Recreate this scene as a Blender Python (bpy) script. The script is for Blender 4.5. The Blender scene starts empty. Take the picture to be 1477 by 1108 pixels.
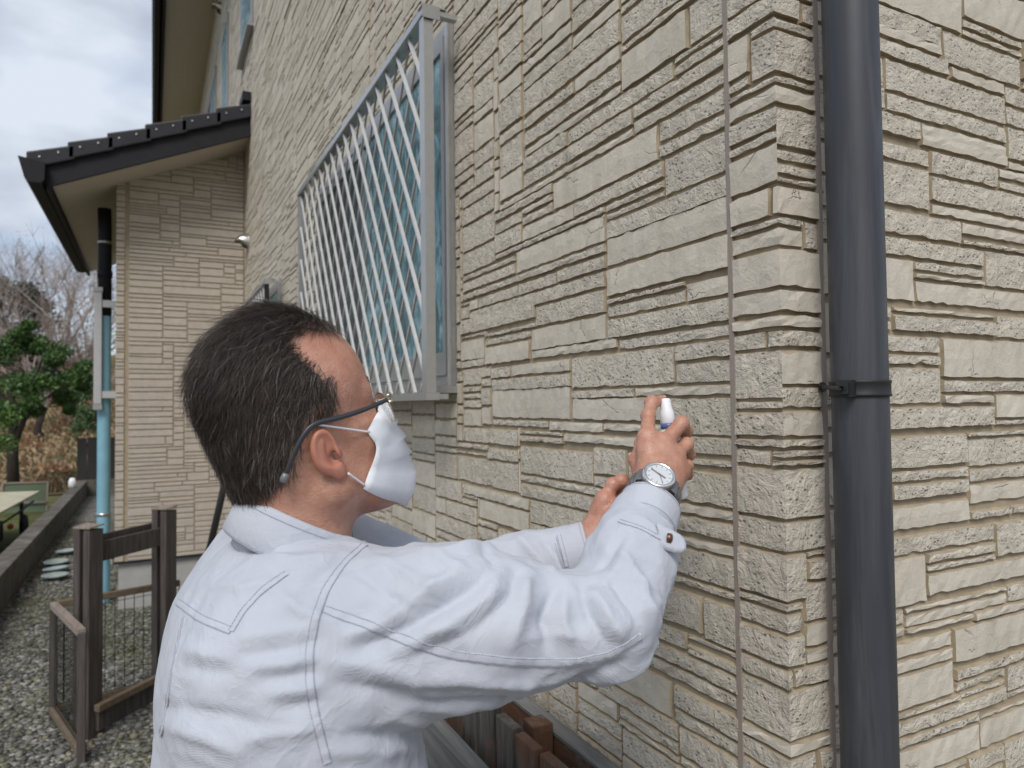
import bpy, bmesh, math, random
import numpy as np
from mathutils import Vector, Matrix
from mathutils.bvhtree import BVHTree
random.seed(7); RNG = np.random.default_rng(11)
SC = bpy.context.scene; COL = SC.collection

# ------------------------------------------------------------------ camera
CAM_POS = np.array([-.75, -.668, 1.53]); YAW, PITCH, ROLL = math.radians(27.2), math.radians(1.7), math.radians(-.68)
FPX, PW, PH = 1010., 1477, 1108
_f0 = np.array([math.sin(YAW), math.cos(YAW), 0]); _r0 = np.array([math.cos(YAW), -math.sin(YAW), 0]); _u0 = np.array([0, 0, 1.])
FW = _f0 * math.cos(PITCH) + _u0 * math.sin(PITCH); _up = _u0 * math.cos(PITCH) - _f0 * math.sin(PITCH)
RT = _r0 * math.cos(ROLL) + _up * math.sin(ROLL); UP = _up * math.cos(ROLL) - _r0 * math.sin(ROLL)
cam_d = bpy.data.cameras.new('camera'); cam = bpy.data.objects.new('camera', cam_d); COL.objects.link(cam)
m = Matrix((RT, UP, -FW)).transposed().to_4x4(); m.translation = Vector(CAM_POS); cam.matrix_world = m
cam_d.sensor_width = 36; cam_d.sensor_fit = 'HORIZONTAL'; cam_d.lens = 36 * FPX / PW; cam_d.clip_start = .02; cam_d.clip_end = 2000
cam_d.dof.use_dof = True; cam_d.dof.focus_distance = .95; cam_d.dof.aperture_fstop = 7.0
SC.camera = cam
def ray(px, py): return FW + RT * (px - PW / 2) / FPX + UP * (PH / 2 - py) / FPX
def at(px, py, d): return CAM_POS + ray(px, py) * d                      # a measured point at a given distance
def atX(px, py, x): r = ray(px, py); return CAM_POS + r * (x - CAM_POS[0]) / r[0]
def atY(px, py, y): r = ray(px, py); return CAM_POS + r * (y - CAM_POS[1]) / r[1]
def atZ(px, py, z): r = ray(px, py); return CAM_POS + r * (z - CAM_POS[2]) / r[2]
def proj(p):
    d = np.asarray(p) - CAM_POS; z = d @ FW
    return PW / 2 + FPX * (d @ RT) / z, PH / 2 - FPX * (d @ UP) / z

# ------------------------------------------------------------------ sky and sun
SUN_EL, SUN_AZ = math.radians(48), math.radians(215)     # azimuth clockwise from +Y
w = bpy.data.worlds.new('World'); SC.world = w; w.use_nodes = True
nt = w.node_tree; nd = nt.nodes; lk = nt.links; nd.clear()
out = nd.new('ShaderNodeOutputWorld'); bg = nd.new('ShaderNodeBackground'); bg.inputs[1].default_value = .12
sky = nd.new('ShaderNodeTexSky'); sky.sky_type = 'NISHITA'; sky.sun_disc = False; sky.sun_elevation = SUN_EL; sky.sun_rotation = SUN_AZ
sky.dust_density = 1.5; sky.air_density = 1.0
tc = nd.new('ShaderNodeTexCoord'); mp = nd.new('ShaderNodeMapping'); mp.inputs['Scale'].default_value = (1, 1, 2.6)
nz = nd.new('ShaderNodeTexNoise'); nz.inputs['Scale'].default_value = 2.3; nz.inputs['Detail'].default_value = 5; nz.inputs['Roughness'].default_value = .5; nz.inputs['Distortion'].default_value = .3
nz2 = nd.new('ShaderNodeTexNoise'); nz2.inputs['Scale'].default_value = 4.6; nz2.inputs['Detail'].default_value = 5; nz2.inputs['Roughness'].default_value = .5
cr = nd.new('ShaderNodeValToRGB'); cr.color_ramp.elements[0].position = .30; cr.color_ramp.elements[1].position = .54
cc = nd.new('ShaderNodeValToRGB'); cc.color_ramp.elements[0].position = .36; cc.color_ramp.elements[0].color = (.33, .37, .45, 1)
cc.color_ramp.elements[1].position = .66; cc.color_ramp.elements[1].color = (.57, .62, .70, 1)
sc_ = nd.new('ShaderNodeVectorMath'); sc_.operation = 'SCALE'; sc_.inputs['Scale'].default_value = 6.8
mx = nd.new('ShaderNodeMix'); mx.data_type = 'RGBA'
lk.new(tc.outputs['Generated'], mp.inputs[0]); lk.new(mp.outputs[0], nz.inputs[0]); lk.new(mp.outputs[0], nz2.inputs[0])
lk.new(nz.outputs['Fac'], cr.inputs[0]); lk.new(nz2.outputs['Fac'], cc.inputs[0]); lk.new(cc.outputs[0], sc_.inputs[0])
lk.new(cr.outputs[0], mx.inputs[0]); lk.new(sky.outputs[0], mx.inputs[6]); lk.new(sc_.outputs[0], mx.inputs[7])
lk.new(mx.outputs[2], bg.inputs[0]); lk.new(bg.outputs[0], out.inputs[0])
sun_d = bpy.data.lights.new('sun', 'SUN'); sun = bpy.data.objects.new('sun', sun_d); COL.objects.link(sun)
sun_d.energy = 1.5; sun_d.angle = math.radians(25); sun_d.color = (1, .96, .9)
_sd = Vector((math.sin(SUN_AZ) * math.cos(SUN_EL), math.cos(SUN_AZ) * math.cos(SUN_EL), math.sin(SUN_EL)))
sun.rotation_euler = _sd.to_track_quat('Z', 'Y').to_euler(); sun.location = (-4, -6, 9)
vs = SC.view_settings; vs.view_transform = 'Standard'; vs.look = 'None'; vs.exposure = .66; vs.gamma = 1; vs.use_curve_mapping = False

# ------------------------------------------------------------------ materials
class NT:
    def __init__(s, name, rough=.7, spec=.5):
        s.m = bpy.data.materials.new(name); s.m.use_nodes = True; s.t = s.m.node_tree; s.n = s.t.nodes
        s.b = s.n['Principled BSDF']; s.b.inputs['Roughness'].default_value = rough; s.b.inputs['Specular IOR Level'].default_value = spec
        s.pos = None
    def P(s):
        if s.pos is None: s.pos = s.n.new('ShaderNodeNewGeometry').outputs['Position']
        return s.pos
    def map(s, scale, vec=None):
        n = s.n.new('ShaderNodeMapping'); n.inputs['Scale'].default_value = scale; s.t.links.new(vec or s.P(), n.inputs[0]); return n.outputs[0]
    def noise(s, scale, detail=4, rough=.55, vec=None, dist=0):
        n = s.n.new('ShaderNodeTexNoise'); n.inputs['Scale'].default_value = scale; n.inputs['Detail'].default_value = detail
        n.inputs['Roughness'].default_value = rough; n.inputs['Distortion'].default_value = dist; s.t.links.new(vec or s.P(), n.inputs['Vector']); return n.outputs['Fac']
    def voro(s, scale, feat='F1', vec=None, out='Distance'):
        n = s.n.new('ShaderNodeTexVoronoi'); n.inputs['Scale'].default_value = scale; n.feature = feat; s.t.links.new(vec or s.P(), n.inputs['Vector']); return n.outputs[out]
    def ramp(s, fac, stops):
        n = s.n.new('ShaderNodeValToRGB'); e = n.color_ramp.elements
        while len(e) < len(stops): e.new(.5)
        for k, (p, c) in enumerate(stops):
            e[k].position = p; e[k].color = (c[0], c[1], c[2], 1) if not isinstance(c, (int, float)) else (c, c, c, 1)
        s.t.links.new(fac, n.inputs[0]); return n.outputs[0]
    def math(s, op, a, b=None, clamp=False):
        n = s.n.new('ShaderNodeMath'); n.operation = op; n.use_clamp = clamp
        for k, v in enumerate((a, b)):
            if v is None: continue
            if isinstance(v, (int, float)): n.inputs[k].default_value = v
            else: s.t.links.new(v, n.inputs[k])
        return n.outputs[0]
    def mix(s, fac, a, b, mode='MIX'):
        n = s.n.new('ShaderNodeMix'); n.data_type = 'RGBA'; n.blend_type = mode
        for k, v in ((0, fac), (6, a), (7, b)):
            if isinstance(v, (int, float)): n.inputs[k].default_value = v
            elif isinstance(v, tuple): n.inputs[k].default_value = (*v, 1)
            else: s.t.links.new(v, n.inputs[k])
        return n.outputs[2]
    def col(s, c):
        if isinstance(c, tuple): s.b.inputs['Base Color'].default_value = (*c, 1)
        else: s.t.links.new(c, s.b.inputs['Base Color'])
        return s
    def rough(s, r): s.t.links.new(r, s.b.inputs['Roughness']); return s
    def bump(s, h, strength=.5, dist=.002):
        n = s.n.new('ShaderNodeBump'); n.inputs['Strength'].default_value = strength; n.inputs['Distance'].default_value = dist
        s.t.links.new(h, n.inputs['Height']); s.t.links.new(n.outputs[0], s.b.inputs['Normal']); return s
    def set(s, **k):
        for a, v in k.items(): s.b.inputs[a.replace('_', ' ')].default_value = v
        return s
def plain(name, c, rough=.6, var=.12, scale=30, bump=.15, metal=0, spec=.5, bd=.001):
    t = NT(name, rough, spec); n = t.noise(scale, 5, .6)
    t.col(t.ramp(n, [(.25, tuple(v * (1 - var) for v in c)), (.75, tuple(min(1, v * (1 + var)) for v in c))]))
    if bump: t.bump(t.noise(scale * 5, 4, .6), bump, bd)
    t.set(Metallic=metal); return t.m

# ------------------------------------------------------------------ mesh helpers
def tag(o, label=None, cat=None, group=None, kind=None):
    for k, v in (('label', label), ('category', cat), ('group', group), ('kind', kind)):
        if v: o[k] = v
    return o
def empty(name, loc, label=None, cat=None, group=None):
    o = bpy.data.objects.new(name, None); o.location = loc; o.empty_display_size = .1; COL.objects.link(o); return tag(o, label, cat, group)
def world_loc(o):
    return Vector((0, 0, 0)) if o is None else o.location + (world_loc(o.parent) if o.parent else Vector((0, 0, 0)))
def link(name, me, parent=None, loc=(0, 0, 0)):
    o = bpy.data.objects.new(name, me); COL.objects.link(o)
    o.location = Vector(loc) - (world_loc(parent) if parent else Vector((0, 0, 0)))
    if parent: o.parent = parent
    return o
class MB:
    def __init__(s): s.v = []; s.f = []
    def add(s, v, f):
        n = len(s.v); s.v += [tuple(map(float, p)) for p in v]; s.f += [tuple(i + n for i in q) for q in f]; return s
    def box(s, lo, hi):
        a, b, c = lo; d, e, g = hi
        return s.add([(a, b, c), (d, b, c), (d, e, c), (a, e, c), (a, b, g), (d, b, g), (d, e, g), (a, e, g)],
                     [(3, 2, 1, 0), (4, 5, 6, 7), (0, 1, 5, 4), (1, 2, 6, 5), (2, 3, 7, 6), (3, 0, 4, 7)])
    def bar(s, p, q, wx, wz, side=None):
        p, q = np.array(p, float), np.array(q, float); d = q - p; d /= np.linalg.norm(d)
        a = np.array(side if side is not None else ((0, 0, 1) if abs(d[2]) < .9 else (1, 0, 0)), float)
        n = np.cross(d, a); n /= np.linalg.norm(n); a = np.cross(n, d)
        v = []
        for c in (p, q):
            for i, j in ((-1, -1), (1, -1), (1, 1), (-1, 1)): v.append(c + n * i * wx / 2 + a * j * wz / 2)
        return s.add(v, [(3, 2, 1, 0), (4, 5, 6, 7), (0, 1, 5, 4), (1, 2, 6, 5), (2, 3, 7, 6), (3, 0, 4, 7)])
    def tube(s, pts, r, n=8, caps=True):
        pts = [np.array(p, float) for p in pts]; rs = r if hasattr(r, '__len__') else [r] * len(pts)
        v = []; f = []; ref = None
        for i, p in enumerate(pts):
            d = pts[min(i + 1, len(pts) - 1)] - pts[max(i - 1, 0)]; d = d / (np.linalg.norm(d) + 1e-12)
            if ref is None: ref = np.array((0, 0, 1.)) if abs(d[2]) < .9 else np.array((1., 0, 0))
            a = np.cross(d, ref); a /= np.linalg.norm(a) + 1e-12; b = np.cross(a, d); ref = b
            for k in range(n):
                t = 2 * math.pi * k / n; v.append(p + (a * math.cos(t) + b * math.sin(t)) * rs[i])
        for i in range(len(pts) - 1):
            for k in range(n):
                k2 = (k + 1) % n; f.append((i * n + k, i * n + k2, (i + 1) * n + k2, (i + 1) * n + k))
        if caps: f.append(tuple(range(n - 1, -1, -1))); f.append(tuple((len(pts) - 1) * n + k for k in range(n)))
        return s.add(v, f)
    def lathe(s, prof, c, axis=(0, 0, 1), n=24):
        ax = np.array(axis, float); ax /= np.linalg.norm(ax); r = np.array((1., 0, 0)) if abs(ax[0]) < .9 else np.array((0, 1., 0))
        a = np.cross(ax, r); a /= np.linalg.norm(a); b = np.cross(ax, a); c = np.array(c, float); v = []; f = []
        for (rad, h) in prof:
            for k in range(n):
                t = 2 * math.pi * k / n; v.append(c + ax * h + (a * math.cos(t) + b * math.sin(t)) * max(rad, 1e-5))
        for i in range(len(prof) - 1):
            for k in range(n): k2 = (k + 1) % n; f.append((i * n + k, i * n + k2, (i + 1) * n + k2, (i + 1) * n + k))
        return s.add(v, f)
    def grid(s, P, close_u=False):
        nu, nv = len(P), len(P[0]); v = [p for row in P for p in row]; f = []
        for i in range(nu if close_u else nu - 1):
            for j in range(nv - 1):
                a = i * nv + j; b = ((i + 1) % nu) * nv + j; f.append((a, b, b + 1, a + 1))
        return s.add(v, f)
    def build(s, name, mat, parent=None, loc=None, smooth=False, bevel=0, kind=None):
        v = np.array(s.v, float); loc = (v.min(0) + v.max(0)) / 2 if loc is None else np.array(loc, float)
        me = bpy.data.meshes.new(name); me.from_pydata((v - loc).tolist(), [], s.f); me.materials.append(mat)
        if smooth: me.shade_smooth()
        me.validate(); me.update()
        o = link(name, me, parent, loc)
        bm = bmesh.new(); bm.from_mesh(me); bmesh.ops.recalc_face_normals(bm, faces=bm.faces)
        if bevel: bmesh.ops.bevel(bm, geom=list(bm.edges), offset=bevel, segments=2, affect='EDGES', profile=.6)
        bm.to_mesh(me); bm.free()
        if kind: o['kind'] = kind
        return o
def vnoise(p, seed=0):                                                   # smooth value noise on an (n,3) array, about -1..1
    p = np.asarray(p, float); i = np.floor(p).astype(np.int64); f = p - i; f = f * f * (3 - 2 * f); r = 0
    for dx in (0, 1):
        for dy in (0, 1):
            for dz in (0, 1):
                h = (i[:, 0] + dx) * 374761393 + (i[:, 1] + dy) * 668265263 + (i[:, 2] + dz) * 2147483647 + seed * 974634777
                h = (h ^ (h >> 13)) * 1274126177; h = (h ^ (h >> 16)) & 0xffff
                wgt = (f[:, 0] if dx else 1 - f[:, 0]) * (f[:, 1] if dy else 1 - f[:, 1]) * (f[:, 2] if dz else 1 - f[:, 2])
                r = r + wgt * (h / 32767.5 - 1)
    return r
# ================================================================== THE HOUSE
GZ = -.15                                                                # ground level
def stone_mat(name, rough_face):
    t = NT(name, .85, .25)
    big = t.noise(3.5, 4, .6); mid = t.noise(38, 5, .65); fine = t.noise(190, 6, .7)
    base = t.ramp(big, [(.3, (.54, .49, .405)), (.55, (.59, .54, .455)), (.75, (.635, .588, .503))])
    base = t.mix(t.ramp(mid, [(.44, 0.), (.68, .38)]), base, (.42, .39, .335))       # sponge-printed grey blotches
    st = t.map((26, 26, 9)); streak = t.noise(1, 3, .6, st)
    base = t.mix(t.ramp(streak, [(.52, 0.), (.72, .30)]), base, (.62, .59, .53))
    oi = t.n.new('ShaderNodeObjectInfo'); base = t.mix(.85, base, t.ramp(oi.outputs['Random'], [(0., (.95, .95, .95)), (.5, (1., 1., 1.)), (1., (1.04, 1.035, 1.02))]), 'MULTIPLY')
    dirt = t.noise(1, 5, .65, t.map((7, 7, .55)), .4); base = t.mix(t.ramp(dirt, [(.52, 0.), (.76, .36)]), base, (.33, .305, .23))      # rain streaks and a film of algae
    if rough_face:
        v = t.voro(100, 'F1', t.map((1, 1, 1.3))); n2 = t.noise(75, 5, .7, None, .4)
        pit = t.ramp(t.math('MULTIPLY', v, n2), [(.055, 1.), (.16, 0.)])
        pit = t.math('MULTIPLY', pit, t.ramp(t.noise(17, 3, .6), [(.40, 0.), (.56, 1.)]))
        base = t.mix(t.math('MULTIPLY', pit, .62), base, (.14, .13, .11))
        h = t.math('ADD', t.math('MULTIPLY', n2, 1.0), t.math('MULTIPLY', fine, .25))
        h = t.math('ADD', h, t.math('MULTIPLY', t.noise(34, 5, .7, None, .7), 2.1))
        h = t.math('SUBTRACT', h, t.math('MULTIPLY', pit, .55)); t.bump(h, .85, .0050)
    else:
        n2 = t.noise(45, 4, .6, None, 1.0); wob = t.noise(30, 3, .6); crack = t.voro(7, 'DISTANCE_TO_EDGE', t.mix(.06, t.map((1, 1, 1.6)), wob, 'ADD'))
        cr_ = t.ramp(crack, [(.0, 1.), (.012, 0.)]); cr_ = t.math('MULTIPLY', cr_, t.ramp(t.noise(11, 3, .5), [(.55, 0.), (.62, 1.)]))
        base = t.mix(t.math('MULTIPLY', cr_, .6), base, (.17, .155, .13))
        h = t.math('ADD', t.math('MULTIPLY', n2, .5), t.math('MULTIPLY', fine, .22)); h = t.math('SUBTRACT', h, t.math('MULTIPLY', cr_, .5)); t.bump(h, .8, .0042)
    t.col(base); return t.m
M_ROUGH, M_SMOOTH = stone_mat('rough_faced_siding_stone', True), stone_mat('smooth_faced_siding_stone', False)
M_JOINT = plain('siding_joint_shaded_tan', (.33, .27, .185), .9, .2, 40, .3)  # tan of the grooves, toned down to stand in for shade inside them
M_WING = plain('wing_siding_warm_tan', (.44, .392, .332), .85, .10, 25, .5, 0, .3, .004)
M_SEAL = plain('sealant_brown_grey', (.27, .225, .195), .75, .1, 60, .15)
M_CONC = plain('foundation_render', (.36, .355, .34), .9, .1, 12, .3)
M_ALU = plain('satin_aluminium', (.50, .50, .49), .34, .06, 60, .03, .75)
M_ALUD = plain('window_frame_aluminium', (.36, .36, .355), .42, .06, 60, .03, .55)
M_DARK = plain('dark_charcoal_coated_metal', (.016, .016, .019), .62, .15, 20, .05, 0, .22)
M_TILE = plain('dark_glazed_roof_tile', (.024, .024, .029), .42, .2, 12, .1, 0, .3)
M_SOFF = plain('soffit_board_beige', (.52, .465, .40), .85, .06, 8, .1)
M_BLACK = plain('matt_black', (.015, .015, .016), .55, .1, 30, .05)
M_STEEL = plain('stainless_steel', (.55, .54, .52), .3, .05, 40, .02, .9)
house = empty('house', (3, 7, GZ), 'two-storey house clad in beige ashlar stone siding with dark tiled eaves', 'house')

WIN = dict(y0=1.13, y1=2.86, z0=1.585, z1=2.607)                         # large window opening on the long wall
WIN2 = dict(y0=4.05, y1=5.45, z0=1.72, z1=2.37)
UPW = [(5.45, 6.3, 4.75, 5.95), (7.6, 8.3, 4.75, 5.95), (9.3, 10.9, 4.7, 6.1)]
LEN, TOP, BOT = 14.5, 7.0, .25
# backing panel (what shows in the joints), the body of the house behind it
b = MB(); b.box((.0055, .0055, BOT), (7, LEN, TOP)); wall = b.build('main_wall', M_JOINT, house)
b = MB(); b.box((.03, .03, GZ - .3), (6.98, LEN - .02, BOT + .02)); b.build('foundation', M_CONC, house)
b = MB(); b.box((-.006, .09, BOT - .012), (.05, LEN, BOT - .002)); b.box((.085, -.006, BOT - .012), (7, .05, BOT - .002)); b.build('base_flashing', M_DARK, house)

# ---- stones measured on the near walls (TL and BR corners) -------------------------------------
def tl(ox, oy, s, L): return [(ox + a * s, oy + b * s, ox + c * s, oy + d * s) for a, b, c, d in L]
S1, S2 = 220 / 1108, 220 / 910
LEFT = tl(850, 0, S1, [(228, 395, 715, 345), (715, 40, 950, 190), (228, 320, 950, -142), (228, 115, 950, -221), (608, 420, 950, 255), (608, 478, 950, 357),
    (318, 770, 950, 505), (318, 868, 955, 620), (498, 895, 960, 815), (498, 1050, 965, 940)])
LEFT += [(754, 132, 895, 59), (828, 112, 895, 88), (755, 190, 895, 118), (755, 215, 895, 135), (817, 188, 971, 113), (817, 211, 913, 181), (720, 294, 913, 196),
    (797, 263, 949, 230), (958, 227, 1043, 251), (827, 292, 957, 255), (713, 367, 873, 307), (743, 362, 873, 350), (667, 424, 873, 364), (803, 389, 873, 386),
    (739, 430, 873, 414), (766, 504, 890, 503), (773, 441, 873, 452), (766, 474, 875, 489), (823, 516, 971, 554), (823, 561, 914, 573), (825, 573, 960, 608),
    (960, 574, 1051, 631), (791, 607, 869, 624), (869, 608, 960, 626), (749, 641, 857, 699), (813, 623, 960, 650), (750, 683, 905, 726), (750, 696, 905, 750),
    (764, 719, 880, 788), (905, 650, 1054, 679), (905, 668, 1056, 735), (905, 711, 1056, 753), (905, 724, 1057, 784), (905, 751, 1058, 804), (905, 769, 1060, 854),
    (905, 805, 1060, 869), (905, 825, 1013, 917), (905, 877, 990, 940)]
LEFT += tl(850, 210, S1, [(118, 425, 540, 318), (118, 490, 543, 382), (118, 545, 972, 370), (118, 672, 975, 630), (118, 890, 985, 905), (695, 985, 990, 1090)])
LEFT += tl(850, 420, S1, [(125, 45, 697, -30), (125, 108, 697, 92), (130, 195, 1000, 225), (200, 340, 1000, 325), (615, 385, 1002, 483), (620, 515, 1005, 665), (322, 700, 1008, 758)])
LEFT += tl(640, 600, S1, [(550, 100, 862, 150), (550, 135, 865, 215), (140, 80, 540, 220), (315, 215, 540, 340), (95, 180, 305, 255), (95, 245, 305, 300), (95, 285, 545, 565),
    (140, 490, 620, 690), (260, 600, 625, 860)])
LEFT += tl(640, 420, S1, [(345, 640, 922, 700), (348, 712, 922, 930), (350, 930, 755, 1000), (485, 535, 918, 580), (300, 400, 625, 500), (120, 365, 295, 495), (120, 505, 298, 545),
    (120, 210, 662, 205), (320, 300, 665, 265), (300, 340, 630, 345), (185, 150, 497, 130)])
LEFT += tl(880, 800, 200 / 1108, [(738, 318, 1008, 780), (612, 620, 1015, 845), (612, 700, 1020, 965)])
LEFT += tl(880, 888, 200 / 1007, [(258, 150, 935, 580), (258, 265, 935, 710), (452, 475, 942, 925), (455, 655, 945, 1055), (495, 795, 950, 1300), (-100, 205, 450, 750), (-100, 435, 492, 920),
    (55, 655, 497, 1025), (55, 740, 500, 1090)])
RIGHT = tl(1257, 0, S1, [(-60, -40, 520, 350), (-60, 105, 520, 415), (-60, 205, 570, 558), (523, 205, 1095, 650), (662, 110, 1100, 375), (662, 190, 1100, 435), (-60, -330, 660, 245),
    (662, -200, 1300, 390), (575, 470, 980, 640), (575, 545, 980, 710), (90, 395, 982, 920), (100, 640, 988, 1060), (-60, 745, 360, 1035), (360, 872, 990, 1160)])
RIGHT += [(1329, 188.6, 1455.6, 239.8), (1245, 364, 1320, 438), (1321, 405, 1521, 454), (1245, 630, 1397.4, 669.7), (1245, 814.7, 1338.7, 865.4), (1338, 829, 1520, 822)]
RIGHT += tl(1257, 210, S1, [(-60, -60, 425, 55), (-60, 5, 425, 115), (-60, 55, 425, 165), (-60, 60, 432, 482), (432, 25, 927, 312), (435, 215, 1330, 575), (435, 410, 1330, 655),
    (930, 150, 1330, 320), (930, 235, 1330, 400), (-60, 410, 657, 715), (657, 550, 1330, 760), (657, 670, 1330, 825), (-60, 615, 828, 882), (828, 760, 1330, 1080),
    (318, 825, 828, 965), (318, 920, 830, 1018)])
RIGHT += tl(1257, 420, S1, [(-60, 80, 157, 197), (-60, 195, 160, 290), (160, 95, 912, 208), (160, 155, 912, 335), (912, 165, 1330, 360), (-60, 295, 507, 448), (-60, 448, 510, 540),
    (-60, 540, 522, 820), (510, 335, 1330, 637), (525, 640, 1330, 735), (525, 738, 892, 815), (895, 745, 1330, 905), (905, 940, 1330, 960), (-60, 850, 907, 985), (703, 1015, 1330, 1040)])
RIGHT += tl(1257, 630, S1, [(707, 0, 1330, 165), (-60, 265, 712, 285), (712, 240, 1330, 265), (152, 352, 717, 410), (-60, 370, 150, 495), (-60, 530, 724, 620), (718, 350, 1330, 420),
    (726, 535, 1027, 572), (1027, 490, 1330, 520), (-60, 770, 905, 742), (903, 605, 1330, 800), (400, 845, 907, 835), (403, 935, 907, 885)])
RIGHT += tl(1257, 840, S2, [(200, 155, 812, 45), (203, 205, 815, 130), (-50, 210, 203, 243), (-50, 320, 208, 325), (815, 10, 1090, 60), (488, 265, 1090, 315), (-50, 415, 488, 370),
    (-50, 535, 488, 455), (-50, 620, 503, 670), (503, 515, 1090, 400), (505, 600, 803, 560), (803, 505, 1090, 560), (-50, 900, 812, 700), (-50, 1090, 652, 1000), (645, 792, 1090, 655), (652, 830, 1090, 830)])
EL, ER = .090, .082                                                      # reach of the corner piece on both walls
def kz(t, y):                                                            # height of a joint measured on the corner edge
    py = {1: 0 + y * S1, 2: 210 + y * S1, 3: 420 + y * S1, 4: 630 + y * S1, 5: 840 + y * S2}[t]
    return atX(1115 + 27 * (py / 1108), py, 0)[2]
def kl(x, t): return -atX({1: 1030 + x * S1, 2: 1030 + x * S1, 3: 1030 + x * S1, 4: 1030 + x * S1, 5: 1030 + x * S2}[t], 560, 0)[1]
CORNER = []                                                              # (s0, s1, z0, z1); s<0 on the long wall, s>0 on the short wall
def W(t0, y0, t1, y1, s0=-EL, s1=ER): CORNER.append((s0, s1, kz(t1, y1), kz(t0, y0)))
W(1, -420, 1, -250); W(1, -250, 1, -74); W(1, -74, 1, 100, -EL, .052); W(1, -74, 1, 100, .052, ER); W(1, 100, 1, 195, -.045); W(1, 100, 1, 420, -EL, -.045); W(1, 195, 1, 520, -.045)
W(1, 420, 1, 520, -EL, -.045); W(1, 520, 1, 597); W(1, 597, 1, 745); W(1, 745, 1, 925, -EL, 0); W(1, 925, 1, 1018, -EL, 0); W(1, 745, 1, 1057, 0, ER); W(1, 1018, 2, 268, -EL, 0)
W(1, 1057, 2, 102, 0, ER); W(2, 102, 2, 202, 0, ER); W(2, 202, 2, 268, 0, ER); W(2, 268, 2, 502, -EL, -.012); W(2, 268, 2, 502, -.012, ER); W(2, 502, 2, 578, -EL, .050)
W(2, 578, 2, 728, -EL, .050); W(2, 502, 2, 728, .050, ER); W(2, 728, 2, 1026); W(2, 1026, 3, 152); W(3, 152, 3, 265); W(3, 265, 3, 410, -EL, -.026); W(3, 265, 3, 410, -.026, ER)
W(3, 410, 3, 787, -EL, 0); W(3, 410, 3, 685, 0, ER); W(3, 685, 3, 858, 0, ER); W(3, 787, 3, 866, -EL, 0); W(3, 866, 3, 1070, -EL, 0); W(3, 858, 3, 1070, 0, ER); W(3, 1070, 4, 92)
W(4, 92, 4, 230, -EL, -.022); W(4, 92, 4, 165, -.022, ER); W(4, 165, 4, 230, -.022, ER); W(4, 230, 4, 612); W(4, 612, 4, 857); W(4, 857, 5, 127, -EL, .040); W(4, 857, 4, 911, .040, ER)
W(4, 911, 5, 22, .040, ER); W(5, 127, 5, 187, -EL, .032); W(5, 187, 5, 322, -EL, .032); W(5, 322, 5, 524, -EL, .034); W(5, 22, 5, 272, .034, ER); W(5, 272, 5, 428, .034, ER)
W(5, 428, 5, 526, .034, ER); W(5, 526, 5, 656, -EL, .010); W(5, 526, 5, 656, .010, ER); W(5, 656, 5, 967); W(5, 967, 5, 1058); W(5, 1058, 5, 1200, -EL, .052); W(5, 1058, 5, 1200, .052, ER)
def cluster(rects, tol=.005):
    for i, j in ((0, 1), (2, 3)):
        vals = sorted({r[k] for r in rects for k in (i, j)}); grp = []; mp_ = {}
        for v in vals:
            if grp and v - grp[0] < tol: grp.append(v)
            else: grp = [v]
            for g in grp: mp_[g] = grp
        mean = {v: sum(g) / len(g) for v, g in mp_.items()}
        rects = [tuple(mean[r[k]] if k in (i, j) else r[k] for k in range(4)) for r in rects]
    return rects
RL = []
for a, b_, c, d in LEFT:
    p, q = atX(a, b_, 0), atX(c, d, 0); RL.append((max(q[1], EL), p[1], q[2], p[2]))
RL = [(EL if r[0] < EL + .02 else r[0], r[1], r[2], r[3]) for r in RL]
RR = []
for a, b_, c, d in RIGHT:
    p, q = atY(a, b_, 0), atY(c, d, 0); RR.append((p[0], q[0], q[2], p[2]))
RL = [r for r in cluster(RL) if r[1] - r[0] > .02 and r[3] - r[2] > .009]; RR = [r for r in cluster(RR) if r[1] - r[0] > .02 and r[3] - r[2] > .009]
def fill(u0, u1, z0, z1, taken, g, hs, wlo, whi, seed):
    """cover the free area with random ashlar rectangles around those already measured"""
    rng = random.Random(seed); nu, nz = int((u1 - u0) / g), int((z1 - z0) / g); occ = np.zeros((nz, nu), bool); own = []
    for (a, b2, c, d) in taken:
        i0, i1, k0, k1 = round((a - u0) / g), round((b2 - u0) / g), round((c - z0) / g), round((d - z0) / g)
        i0, k0 = max(i0, 0), max(k0, 0)
        if i1 > i0 and k1 > k0: occ[k0:k1, i0:i1] = True
    for k in range(nz):
        i = 0; row = occ[k]
        while i < nu:
            if row[i]: i += 1; continue
            free = 1; wmax = int(rng.uniform(wlo, whi) / g); hmax = max(1, int(rng.choice(hs) / g + .5))
            while i + free < nu and not row[i + free] and free < wmax: free += 1
            rest = 0
            while i + free + rest < nu and not row[i + free + rest] and rest * g < .06: rest += 1
            if rest * g < .06: free += rest                             # no slivers at the end of a course
            h = 1
            while k + h < nz and h < hmax and not occ[k + h, i:i + free].any(): h += 1
            occ[k:k + h, i:i + free] = True
            own.append((u0 + i * g, u0 + (i + free) * g, z0 + k * g, z0 + (k + h) * g)); i += free
    return [r for r in own if r[1] - r[0] > .012 and r[3] - r[2] > .012]
HS = [.018, .024, .032, .036, .045, .05, .06, .072, .08]
wins = [(WIN['y0'] - .0, WIN['y1'], WIN['z0'] - .01, WIN['z1']), (WIN2['y0'], WIN2['y1'], WIN2['z0'], WIN2['z1'])] + list(UPW)
ML = RL + fill(EL, 3.2, BOT, 3.3, RL + wins, .006, HS, .10, .42, 3)
far = fill(3.2, LEN, BOT, TOP, wins + [(6.1, 8.9, BOT, 3.9)], .012, HS + [.09], .15, .5, 4) + fill(EL, 3.2, 3.3, TOP, wins, .012, HS, .12, .45, 5)
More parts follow.
